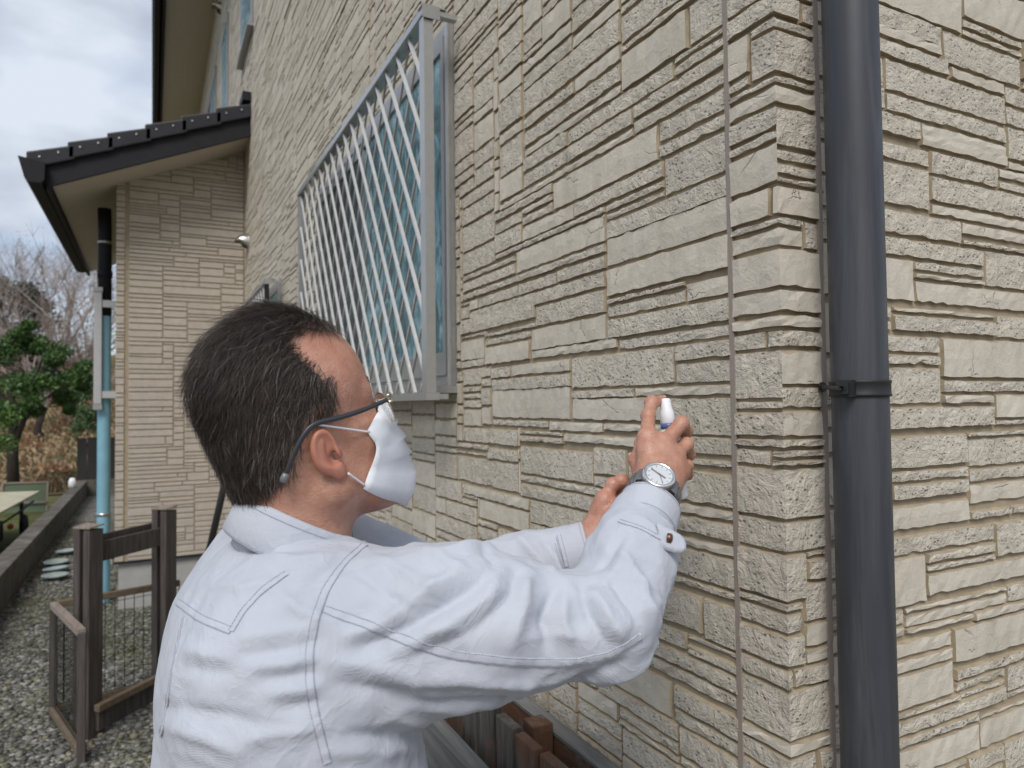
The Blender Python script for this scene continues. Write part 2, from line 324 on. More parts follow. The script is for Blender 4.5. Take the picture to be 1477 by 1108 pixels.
MR = RR + fill(ER, 1.6, BOT, 2.9, RR, .006, HS, .10, .36, 6) + fill(ER, 7, 2.9, TOP, [], .02, HS, .2, .5, 7) + fill(1.6, 7, BOT, 2.9, [], .02, HS, .2, .5, 8)
zc = [c[2] for c in CORNER]; zt = max(c[3] for c in CORNER); z = min(zc)
while z > BOT + .03:                                                     # corner courses outside the measured stretch
    h = random.choice(HS[3:]) + .02; CORNER.append((-EL, ER, max(BOT, z - h), z)); z -= h
z = zt
while z < TOP: h = random.choice(HS[3:]) + .02; CORNER.append((-EL, ER, z, min(TOP, z + h))); z += h
def where(s, z, wd):                                                     # wall coordinate -> point, s<0 long wall, s>0 short wall
    c = max(0., 1 - abs(s) / .012)
    return (-wd, -s - wd * c, z) if s <= 0 else (s - wd * c, -wd, z)
def stone_geo(s0, s1, z0, z1, fine, seed):
    rng = random.Random(seed); gap = .0019; wrap = s0 < -1e-6 and s1 > 1e-6
    g0 = 0 if abs(s0) < 1e-6 else gap; g1 = 0 if abs(s1) < 1e-6 else gap
    a0, a1, c0, c1 = s0 + g0, s1 - g1, z0 + gap, z1 - gap
    proud = rng.uniform(-.0012, .0022); bev = min(.0030, (c1 - c0) * .22); depth = -.006
    if not fine and not wrap:
        o = [where(a, c, depth) for a, c in ((a0, c0), (a1, c0), (a1, c1), (a0, c1))]
        n = [where(a, c, proud) for a, c in ((a0 + bev * .6, c0 + bev * .35), (a1 - bev * .6, c0 + bev * .35), (a1 - bev * .6, c1 - bev), (a0 + bev * .6, c1 - bev))]
        return o + n, [(4, 5, 6, 7), (0, 1, 5, 4), (1, 2, 6, 5), (2, 3, 7, 6), (3, 0, 4, 7)]
    nu = max(2, int((a1 - a0) / .016)); nz_ = max(2, int((c1 - c0) / .022))
    us = list(np.linspace(a0, a1, nu + 1))
    if wrap: us = sorted(set([u for u in us if abs(u) > .006] + [0.]))
    zs = list(np.linspace(c0, c1, nz_ + 1)); nu, nz_ = len(us) - 1, len(zs) - 1; v = []; f = []
    for i, u in enumerate(us):
        for k, zz in enumerate(zs):
            ed_u = i in (0, nu) and not (abs(u) < 1e-6); ed_z = k in (0, nz_)
            du = (bev * .6 * (1 if i == 0 else -1) + rng.uniform(-.0012, .0012)) if ed_u else (0 if abs(u) < 1e-6 else rng.uniform(-.002, .002))
            dz = (bev * .3 if k == 0 else -bev) + rng.gauss(0, .0011) if ed_z else rng.uniform(-.003, .003)
            wd = proud - (rng.uniform(0, .0012) if (ed_u or ed_z) else 0) + rng.uniform(-.0009, .0009)
            v.append(where(u + du, min(max(zz + dz, c0 + .0003), c1 - .0003), wd))
    idx = lambda i, k: i * (nz_ + 1) + k
    for i in range(nu):
        for k in range(nz_): f.append((idx(i, k), idx(i + 1, k), idx(i + 1, k + 1), idx(i, k + 1)))
    ring = [(i, 0) for i in range(nu + 1)] + [(nu, k) for k in range(1, nz_ + 1)] + [(i, nz_) for i in range(nu - 1, -1, -1)] + [(0, k) for k in range(nz_ - 1, 0, -1)]
    n0 = len(v)
    for (i, k) in ring: v.append(where(us[i], zs[k], depth))
    R = len(ring)
    for q in range(R): f.append((idx(*ring[q]), n0 + q, n0 + (q + 1) % R, idx(*ring[(q + 1) % R])))
    return v, f
ALL = [(-r[1], -r[0], r[2], r[3]) for r in ML] + MR + CORNER
FARST = [(-r[1], -r[0], r[2], r[3]) for r in far]
def px_area(s):
    P = [where(a, c, 0) for a, c in ((s[0], s[2]), (s[1], s[2]), (s[1], s[3]), (s[0], s[3]))]
    if any((np.array(p) - CAM_POS) @ FW < .1 for p in P): return 0
    q = [proj(p) for p in P]; cx, cy = sum(a for a, _ in q) / 4, sum(a for _, a in q) / 4
    if not (-20 < cx < PW + 20 and -20 < cy < PH + 20): return 0
    if 430 < cx < 640 and 560 > cy > 40 and s[1] < -1.1 and False: return 0
    return abs(sum(q[i][0] * q[(i + 1) % 4][1] - q[(i + 1) % 4][0] * q[i][1] for i in range(4))) / 2
ranked = sorted(range(len(ALL)), key=lambda i: -px_area(ALL[i])); single = set(ranked[:300])
def side_index(v, f):                                                    # stone edges take the uncoated groove's tan, darkened to suggest shade in the joints
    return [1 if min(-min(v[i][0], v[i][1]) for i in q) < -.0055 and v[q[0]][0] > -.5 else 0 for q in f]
rest_v, rest_f, rest_m = [], [], []
for i, s in enumerate(ALL + FARST):
    mi = 0 if random.random() < .66 else 1
    fine = i < len(ALL) and px_area(s) > 0
    v, f = stone_geo(*s, fine, i)
    if i in single:
        c = np.mean(v, 0); me = bpy.data.meshes.new('stone'); me.from_pydata((np.array(v) - c).tolist(), [], f)
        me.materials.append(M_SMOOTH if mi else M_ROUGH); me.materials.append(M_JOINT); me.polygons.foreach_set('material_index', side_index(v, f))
        bm = bmesh.new(); bm.from_mesh(me); bmesh.ops.recalc_face_normals(bm, faces=bm.faces); bm.to_mesh(me); bm.free()
        link('stone', me, wall, c)
    else:
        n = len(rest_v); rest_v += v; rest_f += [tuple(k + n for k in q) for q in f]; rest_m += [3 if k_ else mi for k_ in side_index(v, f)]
# ---- the wing at the far end ----------------------------------------------------------------
WY, WX = 6.1, -1.03
b = MB(); b.box((WX + .008, WY + .008, BOT), (.3, 9.0, 3.45)); b.add([(WX + .008, WY + .008, 3.45), (.3, WY + .008, 3.45), (.3, WY + .008, 4.05), (.0, WY + .008, 3.97), (WX + .008, WY + .008, 3.455)], [(0, 1, 2, 3, 4)])
wing = b.build('wing_wall', M_JOINT, house)
b = MB(); b.box((WX + .03, WY + .03, GZ - .3), (.2, 9.0, BOT + .02)); b.build('wing_foundation', M_CONC, house)
b = MB(); b.box((WX - .01, WY - .01, BOT - .012), (0, WY + .04, BOT - .002)); b.build('wing_base_flashing', M_DARK, house)
roofz = lambda x: 3.97 + x * .43
for (a, b2, c, d) in fill(WX, -.002, BOT, 3.95, [(WX + .075, WX + .095, BOT, 3.95)], .012, [.024, .036, .036, .048, .06, .072], .20, .60, 21):
    if c > roofz((a + b2) / 2) - .02: continue
    d = min(d, roofz(a) + .06); n = len(rest_v); bev = .005
    o = [(x, WY + .009, z) for x, z in ((a + .003, c + .003), (b2 - .003, c + .003), (b2 - .003, d - .003), (a + .003, d - .003))]
    k = [(x, WY - .002 + random.uniform(-.002, .001), z) for x, z in ((a + .006, c + .006), (b2 - .006, c + .006), (b2 - .006, d - .008), (a + .006, d - .008))]
    rest_v += o + k; rest_f += [tuple(q + n for q in t) for t in [(4, 5, 6, 7), (0, 1, 5, 4), (1, 2, 6, 5), (2, 3, 7, 6), (3, 0, 4, 7)]]; rest_m += [2] * 5
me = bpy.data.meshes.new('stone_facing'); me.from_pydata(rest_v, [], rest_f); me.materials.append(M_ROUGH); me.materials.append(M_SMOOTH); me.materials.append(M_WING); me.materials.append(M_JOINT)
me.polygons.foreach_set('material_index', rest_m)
bm = bmesh.new(); bm.from_mesh(me); bmesh.ops.recalc_face_normals(bm, faces=bm.faces); bm.to_mesh(me); bm.free()
tag(link('stone_facing', me, wall), kind='stuff')
for nm, lo, hi in (('sealant_joint', (-.0005, EL - .0045, BOT), (.012, EL + .0045, TOP)), ('sealant_joint', (ER - .004, -.0005, BOT), (ER + .005, .012, TOP))):
    b = MB(); b.box(lo, hi); b.build(nm, M_SEAL, wall)
# roof of the wing: soffit, barge board, eaves fascia, gutter, verge tiles
VY = 5.66; rz = lambda x: 4.11 + x * .435                               # underside line of the tiles
roof = MB()
roof.add([(0, VY + .05, rz(0)), (-1.56, VY + .05, rz(-1.56)), (-1.56, 9.6, rz(-1.56)), (0, 9.6, rz(0)), (0, VY + .05, rz(0) + .05), (-1.56, VY + .05, rz(-1.56) + .05), (-1.56, 9.6, rz(-1.56) + .05), (0, 9.6, rz(0) + .05)],
         [(0, 1, 2, 3), (7, 6, 5, 4), (0, 4, 5, 1), (1, 5, 6, 2), (2, 6, 7, 3)]); roof = roof.build('wing_roof', M_TILE, house)
b = MB(); P0, P1 = (-1.46, rz(-1.46)), (0, rz(0))
b.add([(P0[0], VY, P0[1] - .235), (P1[0], VY, P1[1] - .235), (P1[0], VY, P1[1] - .01), (P0[0], VY, P0[1] - .01), (P0[0], VY + .03, P0[1] - .235), (P1[0], VY + .03, P1[1] - .235), (P1[0], VY + .03, P1[1] - .01), (P0[0], VY + .03, P0[1] - .01)],
      [(0, 1, 2, 3), (7, 6, 5, 4), (0, 4, 5, 1), (1, 5, 6, 2), (2, 6, 7, 3), (3, 7, 4, 0)]); b.build('barge_board', M_DARK, roof)
b = MB(); q = lambda x: rz(x) - .225
b.add([(-1.44, VY + .03, q(-1.44)), (0, VY + .03, q(0)), (0, WY + .02, q(0)), (-1.03, WY + .02, q(-1.03)), (-1.03, 9.5, q(-1.03)), (-1.44, 9.5, q(-1.44))], [(0, 1, 2, 3), (0, 3, 4, 5)])
b.build('soffit', M_SOFF, roof)
b = MB(); b.box((-1.475, VY + .005, rz(-1.46) - .27), (-1.445, 9.5, rz(-1.46) + .01)); b.build('eaves_fascia', M_DARK, roof)
b = MB(); prof = [(-1.476, .0), (-1.478, -.13), (-1.50, -.16), (-1.58, -.16), (-1.605, -.13), (-1.645, .025), (-1.633, .025), (-1.595, -.123), (-1.575, -.148), (-1.505, -.148), (-1.49, -.123), (-1.487, .0)]
gz = rz(-1.55) - .035
b.grid([[(x, y, gz + z) for (x, z) in prof + prof[:1]] for y in (VY - .08, 6.9, 8.2, 9.5)]); b.add([(x, VY - .08, gz + z) for x, z in prof[:6]], [tuple(range(6))]); b.build('gutter', M_DARK, roof)
nT = 6; tb = 1.58 / nT
for k in range(nT):                                                     # verge tiles, each lapping over the one below
    x0 = -1.60 + k * tb; x1 = x0 + tb + .05; z0, z1 = rz(x0) + .055, rz(x1) + .03; b = MB(); y0 = VY - .035
    v = [(x0, y0, z0 - .125), (x1, y0, z1 - .115), (x1, y0, z1), (x0, y0, z0 + .012), (x0, y0 + .33, z0 - .03), (x1, y0 + .33, z1 - .03), (x1, y0 + .33, z1), (x0, y0 + .33, z0 + .012)]
    b.add(v, [(0, 1, 2, 3), (7, 6, 5, 4), (0, 4, 5, 1), (1, 5, 6, 2), (2, 6, 7, 3), (3, 7, 4, 0)]); t = b.build('verge_tile', M_TILE, roof, bevel=.012)
    for fx in (.32, .78):
        b = MB(); cx = x0 + tb * fx; b.lathe([(0, -.006), (.007, -.005), (.007, .002)], (cx, y0 - .002, z0 + (z1 - z0) * fx - .055), (0, 1, 0), 8); b.build('nail', M_STEEL, roof)
for r in range(nT):
    for c in range(10):                                                 # field tiles behind the verge
        x0 = -1.60 + r * tb; x1 = x0 + tb + .04; y0 = VY + .29 + c * .3; b = MB()
        P = [[(x, y0 + v * .3, rz(x) + .055 + (.022 if x == x0 else 0) + .022 * math.sin(v * math.pi)) for v in np.linspace(0, 1, 7)] for x in (x0, x1)]
        P.insert(0, [(x0, y, z - .03) for (_, y, z) in P[0]]); b.grid(P); b.build('roof_tile', M_TILE, roof, smooth=False)
b = MB(); b.box((-.07, VY - .03, rz(0) + .06), (-.002, VY + .25, rz(0) + .135)); b.build('wall_flashing', M_DARK, roof)
# upper eaves of the main roof
eave = MB(); eave.box((-.60, -.7, TOP - .01), (.4, LEN + .6, TOP + .01)); eave = eave.build('upper_soffit', M_SOFF, house)
b = MB(); b.box((-.64, -.72, TOP - .06), (-.602, LEN + .62, TOP + .2)); b.build('fascia', M_DARK, eave)
b = MB(); b.grid([[(-.645 + x, y, TOP + .06 + z) for x, z in ((0, .03), (-.005, -.06), (-.03, -.09), (-.09, -.09), (-.115, -.06), (-.125, .03))] for y in (-.72, 5, LEN + .62)]); b.build('gutter', M_DARK, eave)
b = MB(); b.add([(-.7, -.75, TOP + .12), (-.7, LEN + .65, TOP + .12), (4, LEN + .65, TOP + 1.9), (4, -.75, TOP + 1.9)], [(0, 1, 2, 3)]); b.build('main_roof', M_TILE, house)
b = MB(); b.box((.4, -.7, TOP - .01), (7.5, .006, TOP + .01)); b.build('end_soffit', M_SOFF, house)
# vent hoods
def hood(y, z):
    b = MB(); R = .078
    P = [[(-.004 - .11 * math.sin(t) * max(.25, math.cos(p * .5)), y + R * math.sin(p) * (.65 + .35 * math.cos(t * .9)), z + R * math.cos(p) * math.cos(t) * .95 + .01) for t in np.linspace(0, math.pi / 2, 7)] for p in np.linspace(-2.2, 2.2, 15)]
    b.grid(P); b.lathe([(.001, .0), (.088, .0), (.088, .006), (.078, .008)], (0, y, z + .005), (-1, 0, 0), 20); b.build('vent_hood', M_STEEL, house, smooth=True)
hood(5.85, 2.98); hood(8.6, 6.5)
# the black downpipe on the short wall with its clamp
def lath(name, parent, c, prof, n=32, mat=M_DARK): b = MB(); b.lathe(prof, c, (0, 0, 1), n); return b.build(name, mat, parent, smooth=True)
tP = NT('downpipe_slate_pvc', .38, .5); nn = tP.noise(1, 4, .6, tP.map((45, 45, 2.2)))
tP.col(tP.mix(tP.ramp(tP.noise(1, 5, .7, tP.map((30, 30, 1.6)), .5), [(.48, 0.), (.74, .5)]), tP.ramp(nn, [(.3, (.030, .033, .040)), (.7, (.048, .052, .061))]), (.12, .125, .13))); tP.rough(tP.ramp(tP.noise(14, 4, .6), [(.3, .42), (.7, .6)])); tP.bump(tP.noise(220, 3, .6), .05, .0005); M_PIPE = tP.m
pc = atY(1240, 560, -.062); PX, PY = pc[0], -.062
pipe = lath('downpipe', house, (PX, PY, 0), [(.0345, GZ + .0), (.0345, 1.5), (.0345, 3.2), (.0345, TOP - .3)], 48, M_PIPE)
zc_ = atY(1240, 560, PY - .03)[2]
clamp = lath('pipe_clamp', pipe, (PX, PY, zc_), [(.0348, -.0105), (.0372, -.0105), (.0376, -.008), (.0366, -.006), (.0366, .006), (.0376, .008), (.0372, .0105), (.0348, .0105)], 48, M_BLACK)
b = MB(); dv = np.array([-.80, -.25, 0]); dv /= np.linalg.norm(dv); e0 = np.array([PX, PY, zc_]) + dv * .034
b.bar(e0 - dv * .004, e0 + dv * .018, .016, .021); b.bar(e0 + dv * .018, e0 + dv * .024, .011, .014); b.lathe([(0, 0), (.004, 0), (.004, .012), (0, .012)], e0 + dv * .010 + np.array([0, 0, .004]), (-.3, 1, 0), 10); b.build('clamp_hinge', M_BLACK, pipe)
b = MB(); e1 = np.array([.074, -.002, zc_ + .004]); b.tube([e0 + dv * .020, e0 + dv * .03, e1], .0032, 8); b.lathe([(.0, 0), (.007, 0), (.007, .003), (0, .003)], e1, (0, -1, 0), 10); b.build('wall_spike', M_BLACK, pipe)
zc2 = zc_ + 1.1
lath('pipe_clamp', pipe, (PX, PY, zc2), [(.0348, -.0105), (.0372, -.0105), (.0366, 0), (.0372, .0105), (.0348, .0105)], 48, M_BLACK)
# ---- windows and their lattice grilles --------------------------------------------------------
tG = NT('patterned_glass_painted_sky', .12, .8)
flow = tG.noise(1, 4, .55, tG.map((13, 13, 7.5)), 1.6); rip = tG.noise(1, 3, .5, tG.map((55, 55, 26)), 1.2)
tG.col(tG.ramp(flow, [(.32, (.03, .075, .085)), (.47, (.085, .20, .23)), (.58, (.20, .38, .44)), (.75, (.46, .62, .68))]))  # cyan of the reflected sky is painted into the pattern's colour
tG.bump(tG.math('ADD', rip, tG.math('MULTIPLY', flow, 1.5)), .55, .006); tG.rough(tG.ramp(flow, [(.3, .06), (.7, .28)])); tG.set(Specular_IOR_Level=.22); M_GLASS = tG.m; tD = NT('patterned_glass_painted_shade', .25, .2); tD.col(tD.ramp(tD.noise(1, 4, .55, tD.map((7, 7, 3.2)), .9), [(.35, (.008, .012, .016)), (.75, (.04, .07, .08))])); tD.bump(tD.noise(1, 3, .5, tD.map((55, 55, 26)), 1.2), .5, .006); M_GLASSD = tD.m  # far leaf: the dark of a shaded opening is painted into its glass
M_INNER = plain('window_reveal_shadow', (.02, .02, .022), .8)
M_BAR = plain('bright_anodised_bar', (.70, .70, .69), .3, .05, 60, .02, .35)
M_BAR_SHADE = plain('back_bar_painted_shade', (.36, .355, .34), .4, .06, 60, .03, .4)  # back bars coloured darker than the front set to imitate their shade
def window(y0, y1, z0, z1, name='window', grille=True, deep=.105, step=.108, leaves=2, post=None):
    wn = empty(name, (0, (y0 + y1) / 2, z0)); wn.location = Vector((0, (y0 + y1) / 2, z0)) - house.location; wn.parent = house
    fw = .020; post = post or M_ALU
    def fr(nm, boxes, mat, bev=.0015):
        b = MB()
        for lo, hi in boxes: b.box(lo, hi)
        return b.build(nm, mat, wn)
    fr('frame', [((-.016, y0, z0), (.02, y0 + fw, z1)), ((-.016, y1 - fw, z0), (.02, y1, z1)), ((-.016, y0 + fw, z1 - .03), (.02, y1 - fw, z1)), ((-.016, y0 + fw, z0), (.02, y1 - fw, z0 + .03))], M_ALUD)
    fr('frame_lip', [((-.022, y0 - .007, z0 - .006), (-.0165, y0 + .008, z1 + .006))], M_ALU); fr('frame_lip', [((-.022, y1 - .008, z0 - .006), (-.0165, y1 + .007, z1 + .006))], M_ALU)
    fr('sill', [((-.055, y0 - .012, z0 - .020), (.0, y1 + .012, z0 - .001))], M_ALUD)
    ym = (y0 + y1) / 2; n = leaves; wl = (y1 - y0 - 2 * fw) / n
    for k in range(n):
        a, c = y0 + fw + k * wl - (.02 if k else 0), y0 + fw + (k + 1) * wl + (.02 if k < n - 1 else 0); xo = -.0125 + (.012 if k else 0)
        s = fr('sash', [((xo - .0105, a, z0 + .03), (xo + .012, a + .020, z1 - .03)), ((xo - .0105, c - .020, z0 + .03), (xo + .012, c, z1 - .03)), ((xo - .0105, a + .020, z1 - .07), (xo + .012, c - .020, z1 - .03)), ((xo - .0105, a + .020, z0 + .03), (xo + .012, c - .020, z0 + .095))], M_ALUD)
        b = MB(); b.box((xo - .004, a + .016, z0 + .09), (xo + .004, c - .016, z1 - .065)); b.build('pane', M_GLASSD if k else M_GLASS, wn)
    if not grille: return wn
    g0, g1, gz0, gz1, gx = y0 - .085, y1 - .02, z0 - .02, z1 - .045, -deep
    fr('grille_head', [((gx - .016, g0 - .004, gz1), (gx + .022, g1, gz1 + .020)), ((gx + .022, g0, gz1 + .004), (-.023, g0 + .02, gz1 + .018)), ((gx + .022, g1 - .02, gz1 + .004), (-.023, g1, gz1 + .018))], M_ALU)
    fr('grille_cap', [((gx - .019, g0 - .007, gz1 - .012), (gx + .030, g0 - .0045, gz1 + .0232)), ((gx - .019, g0 - .0045, gz1 + .0205), (gx + .05, g0 + .03, gz1 + .0235))], M_ALUD)
    fr('grille_post', [((gx - .013, g0, gz0), (gx + .013, g0 + .036, gz1 - .0005))], post)
    fr('grille_post', [((gx - .013, g1 - .030, gz0), (gx + .013, g1, gz1 - .0005))], post)
    fr('grille_rail', [((gx - .016, g0 - .004, gz0 - .020), (gx + .022, g1, gz0 - .0005)), ((gx + .0225, g0 + .004, gz0 - .018), (-.056, g0 + .03, gz0 - .004)), ((gx + .0225, g1 - .03, gz0 - .018), (-.056, g1 - .004, gz0 - .004))], M_ALU)
    sl = .68; H = gz1 - gz0; a0, a1 = g0 + .036, g1 - .03
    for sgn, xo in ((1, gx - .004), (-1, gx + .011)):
        k = a0 - sl * H - step
        while k < a1 + sl * H + step:
            p, q = [k, gz0], [k + sgn * sl * H, gz1]                    # clip the bar to the frame
            t0, t1 = 0., 1.; d = q[0] - p[0]; ta, tb_ = sorted(((a0 - p[0]) / d, (a1 - p[0]) / d)); t0, t1 = max(0, ta), min(1, tb_)
            if t1 - t0 > .02:
                b = MB(); A = (xo, p[0] + d * t0, gz0 + H * t0); B = (xo, p[0] + d * t1, gz0 + H * t1)
                b.bar(A, B, .0085 if sgn > 0 else .0085, .008 if sgn > 0 else .006, (1, 0, 0)); b.build('grille_bar', M_BAR if sgn > 0 else M_BAR_SHADE, wn)
            k += step
    return wn
window(WIN['y0'], WIN['y1'], WIN['z0'], WIN['z1'])
window(WIN2['y0'], WIN2['y1'], WIN2['z0'], WIN2['z1'], step=.12, post=M_DARK)
for (a, c, d, e) in UPW: window(a, c, d, e, grille=False, leaves=1 if c - a < 1 else 2)

# ---- light blue downpipe on the wing ---------------------------------------------------------
M_BLUE = plain('pale_blue_pvc', (.20, .40, .50), .4, .1, 10, .05); M_GREYB = plain('grey_conduit_cover', (.42, .42, .43), .5, .06, 20, .05)
bx, by = -1.125, 6.42
bp = lath('blue_downpipe', house, (bx, by, 0), [(.052, GZ), (.052, 1.0), (.052, 2.4)], 28, M_BLUE)
b = MB(); b.tube([(bx, by, 2.35), (bx, by, 2.95), (bx, by, 3.1), (bx - .005, by, 3.3)], .054, 20); b.build('pipe_elbow', M_DARK, bp, smooth=True)
lath('pipe_collar', bp, (bx, by, 2.72), [(.055, -.03), (.06, -.03), (.06, .03), (.055, .03)], 24, M_DARK)
b = MB(); b.box((bx - .075, by - .10, 1.58), (bx - .015, by - .055, 2.55)); b.build('conduit_cover', M_GREYB, house, bevel=.006)
for z0_, z1_ in ((1.53, 1.578), (2.552, 2.59)): b = MB(); b.box((bx - .08, by - .105, z0_), (bx - .01, by - .05, z1_)); b.build('conduit_end', M_ALUD, house)
for z in (1.66, 2.45): b = MB(); b.box((bx - .014, by - .09, z - .03), (-1.025, by - .06, z + .03)); b.build('conduit_bracket', M_GREYB, house)
for z in (.62, 3.0):
    lath('pipe_strap', bp, (bx, by, z), [(.053, -.012), (.057, -.012), (.057, .012), (.053, .012)], 24, M_STEEL)

# ================================================================== GROUND AND YARD
tGr = NT('gravel_ground', .95, .2); v1 = tGr.voro(38, 'F1', None, 'Color'); vd = tGr.voro(38, 'F1'); sepv = tGr.n.new('ShaderNodeSeparateColor'); tGr.t.links.new(v1, sepv.inputs[0])
gcol = tGr.ramp(sepv.outputs[0], [(.0, (.10, .098, .09)), (.45, (.19, .185, .165)), (.8, (.28, .27, .24)), (1., (.42, .41, .38))])
gcol = tGr.mix(tGr.ramp(tGr.noise(1.6, 4, .6), [(.48, 0.), (.66, .55)]), gcol, (.085, .095, .045))
tGr.col(gcol); tGr.bump(tGr.math('SUBTRACT', 1.0, vd), 1.0, .03)
def sheet(name, x0, x1, y0, y1, z, mat, n=1, amp=0):
    xs, ys = np.linspace(x0, x1, n + 1), np.linspace(y0, y1, n + 1)
    b = MB(); b.grid([[(x, y, z + (amp * vnoise(np.array([[x * .7, y * .7, 3.]]))[0] if amp else 0)) for y in ys] for x in xs]); return b.build(name, mat, smooth=True)
tag(sheet('ground', -300, 300, -120, 400, GZ - .012, plain('bare_earth', (.16, .135, .09), .95, .3, 2, .5)), kind='structure')
tag(sheet('gravel_path', -1.86, .02, -3, 16, GZ, tGr.m, 1), kind='structure')
def pebble(name, c, *a):
    t = NT(name, .8, .3); k = t.ramp(t.noise(9, 5, .6), [(.25, tuple(v * .72 for v in c)), (.75, tuple(v * 1.28 for v in c))]); t.col(t.mix(t.ramp(t.noise(1.7, 4, .65), [(.46, 0.), (.62, .6)]), k, (.085, .088, .04))); t.bump(t.noise(50, 4, .6), .2, .002); return t.m
pm = [pebble('pebble_grey', (.15, .148, .135), .8, .3, 9, .2), pebble('pebble_pale', (.29, .28, .255), .8, .25, 9, .2), pebble('pebble_dark', (.075, .075, .068), .8, .3, 9, .2), pebble('pebble_tan', (.18, .165, .11), .8, .25, 9, .2)]
ico = bmesh.new(); bmesh.ops.create_icosphere(ico, subdivisions=1, radius=1); iv = np.array([v.co[:] for v in ico.verts]); iff = [tuple(v.index for v in f.verts) for f in ico.faces]; ico.free()
PV, PF, PM = [], [], []; npb = 15000
for k in range(npb):
    y = 2.2 + 9.5 * random.random() ** 1.7; x = random.uniform(-1.84, -.02 if y < 6 else -1.06)
    r = random.uniform(.007, .019) * (1.5 if random.random() < .05 else 1); sc = np.array([random.uniform(.8, 1.5), random.uniform(.7, 1.1), random.uniform(.45, .75)]) * r
    a = random.random() * 6.28; R = np.array([[math.cos(a), -math.sin(a), 0], [math.sin(a), math.cos(a), 0], [0, 0, 1]])
    p = (iv * sc * (1 + .18 * np.sin(iv[:, [1, 2, 0]] * 3 + k))) @ R.T + (x, y, GZ + r * .3); n = k * len(iv)
    PV.append(p); PF += [tuple(i + n for i in f) for f in iff]; PM += [random.choices((0, 1, 2, 3), (5, 2, 4, 2))[0]] * len(iff)
me = bpy.data.meshes.new('gravel'); me.from_pydata(np.concatenate(PV).tolist(), [], PF); [me.materials.append(q) for q in pm]; me.polygons.foreach_set('material_index', PM); me.shade_smooth()
tag(link('gravel', me), 'loose grey gravel spread over the path beside the house', 'gravel', kind='stuff')
# low concrete block wall along the path
tC = NT('mossy_old_concrete', .95, .2); c0 = tC.ramp(tC.noise(5, 5, .65), [(.3, (.085, .078, .066)), (.55, (.15, .138, .118)), (.75, (.22, .205, .18))])
c0 = tC.mix(tC.ramp(tC.noise(1, 4, .6, tC.map((5, 5, .9))), [(.5, 0.), (.7, .6)]), c0, (.06, .055, .042)); tC.col(c0); tC.bump(tC.noise(60, 5, .7), .6, .006)
bwall = empty('block_wall', (-1.95, 9.5, GZ), 'low weathered concrete block wall running along the gravel path', 'wall')
y = 4.4; k = 0
while y < 15.2:
    L = .39; b = MB(); b.box((-2.02, y + .003, GZ - .05), (-1.875, y + L - .003, .085)); b.build('block', tC.m, bwall, bevel=.004); y += L; k += 1
b = MB(); b.box((-2.035, 4.4, .087), (-1.862, 15.2, .165)); b.build('coping', tC.m, bwall, bevel=.008)
dw = empty('board_fence', (-1.5, 15.4, GZ), 'dark stained board fence closing the far end of the gravel path', 'fence')
b = MB(); b.box((-2.0, 15.35, GZ), (.3, 15.5, .16)); b.build('fence_base', tC.m, dw)
M_DKW = plain('dark_stained_board', (.022, .020, .018), .7, .3, 6, .3)
for k in range(14):
    b = MB(); x = -2.05 + k * .17; b.box((x, 15.38 + (k % 2) * .012, .162), (x + .162, 15.41 + (k % 2) * .012, .98 + (k % 3) * .01)); b.build('board', M_DKW, dw)
b = MB(); b.box((-2.05, 15.425, .8), (.33, 15.46, .87)); b.build('fence_rail', M_DKW, dw)
b = MB()
# glazed saucers on the gravel
M_SAU = [plain('celadon_glaze', (.26, .31, .28), .25, .15, 30, .05), plain('pale_blue_glaze', (.30, .35, .36), .25, .15, 30, .05)]
for k, (px, py, lab) in enumerate(((79, 833, 'pale glazed saucer, first of the row along the block wall'), (80, 823, 'pale blue glazed saucer, second in the row beside the block wall'), (81, 813, 'pale glazed saucer, third in the row beside the block wall'), (97, 797, 'pale glazed saucer standing apart by the timber gate post'))):
    p = atZ(px, py, GZ + .03); b = MB(); b.lathe([(.0, .0), (.05, .0), (.06, .010), (.115, .042), (.120, .047), (.112, .043), (.055, .016), (0, .015)], (p[0], p[1], GZ + .012), (random.uniform(-.06, .06), random.uniform(-.06, .06), 1), 24)
    tag(b.build('saucer', M_SAU[k % 2], smooth=True), lab, 'saucer', 'saucers on the gravel')
# black pole leaning on the long wall
b = MB(); b.tube([(-.535, 4.75, GZ), (-.02, 4.75, 2.22)], .024, 14); pl = b.build('leaning_pole', M_BLACK, smooth=True); tag(pl, 'thick black pole leaning against the stone wall behind the man', 'pole')

# ---- timber gate frame with wire mesh pen ---------------------------------------------------------
def wood(name, c1, c2, grain=(60, 60, 4), wear=None):
    t = NT(name, .85, .2); g = t.noise(1, 5, .7, t.map(grain), .6); b_ = t.ramp(g, [(.3, c1), (.7, c2)])
    if wear: b_ = t.mix(t.ramp(t.noise(9, 5, .7), [(.52, 0.), (.62, .8)]), b_, wear)
    t.col(b_); t.bump(g, .5, .004); return t.m
M_GW = wood('weathered_grey_timber', (.045, .039, .036), (.115, .10, .092)); M_OW = wood('pen_lumber_tan', (.10, .075, .05), (.20, .155, .11), (4, 60, 60)); M_PW = wood('bleached_lumber', (.18, .145, .12), (.32, .27, .235), (60, 4, 60))
p1 = atZ(128, 1062, GZ); p2 = atZ(238, 1002, GZ)
gate = empty('timber_gate_frame', tuple((p1 + p2) / 2), 'weathered grey timber gate frame with two posts and a top rail', 'gate frame')
ax = (p2 - p1); ax[2] = 0; gl = np.linalg.norm(ax); ax /= gl; nx = np.array([-ax[1], ax[0], 0])
def P(s, n, z): q = p1 + ax * s + nx * n; return (q[0], q[1], GZ + z)
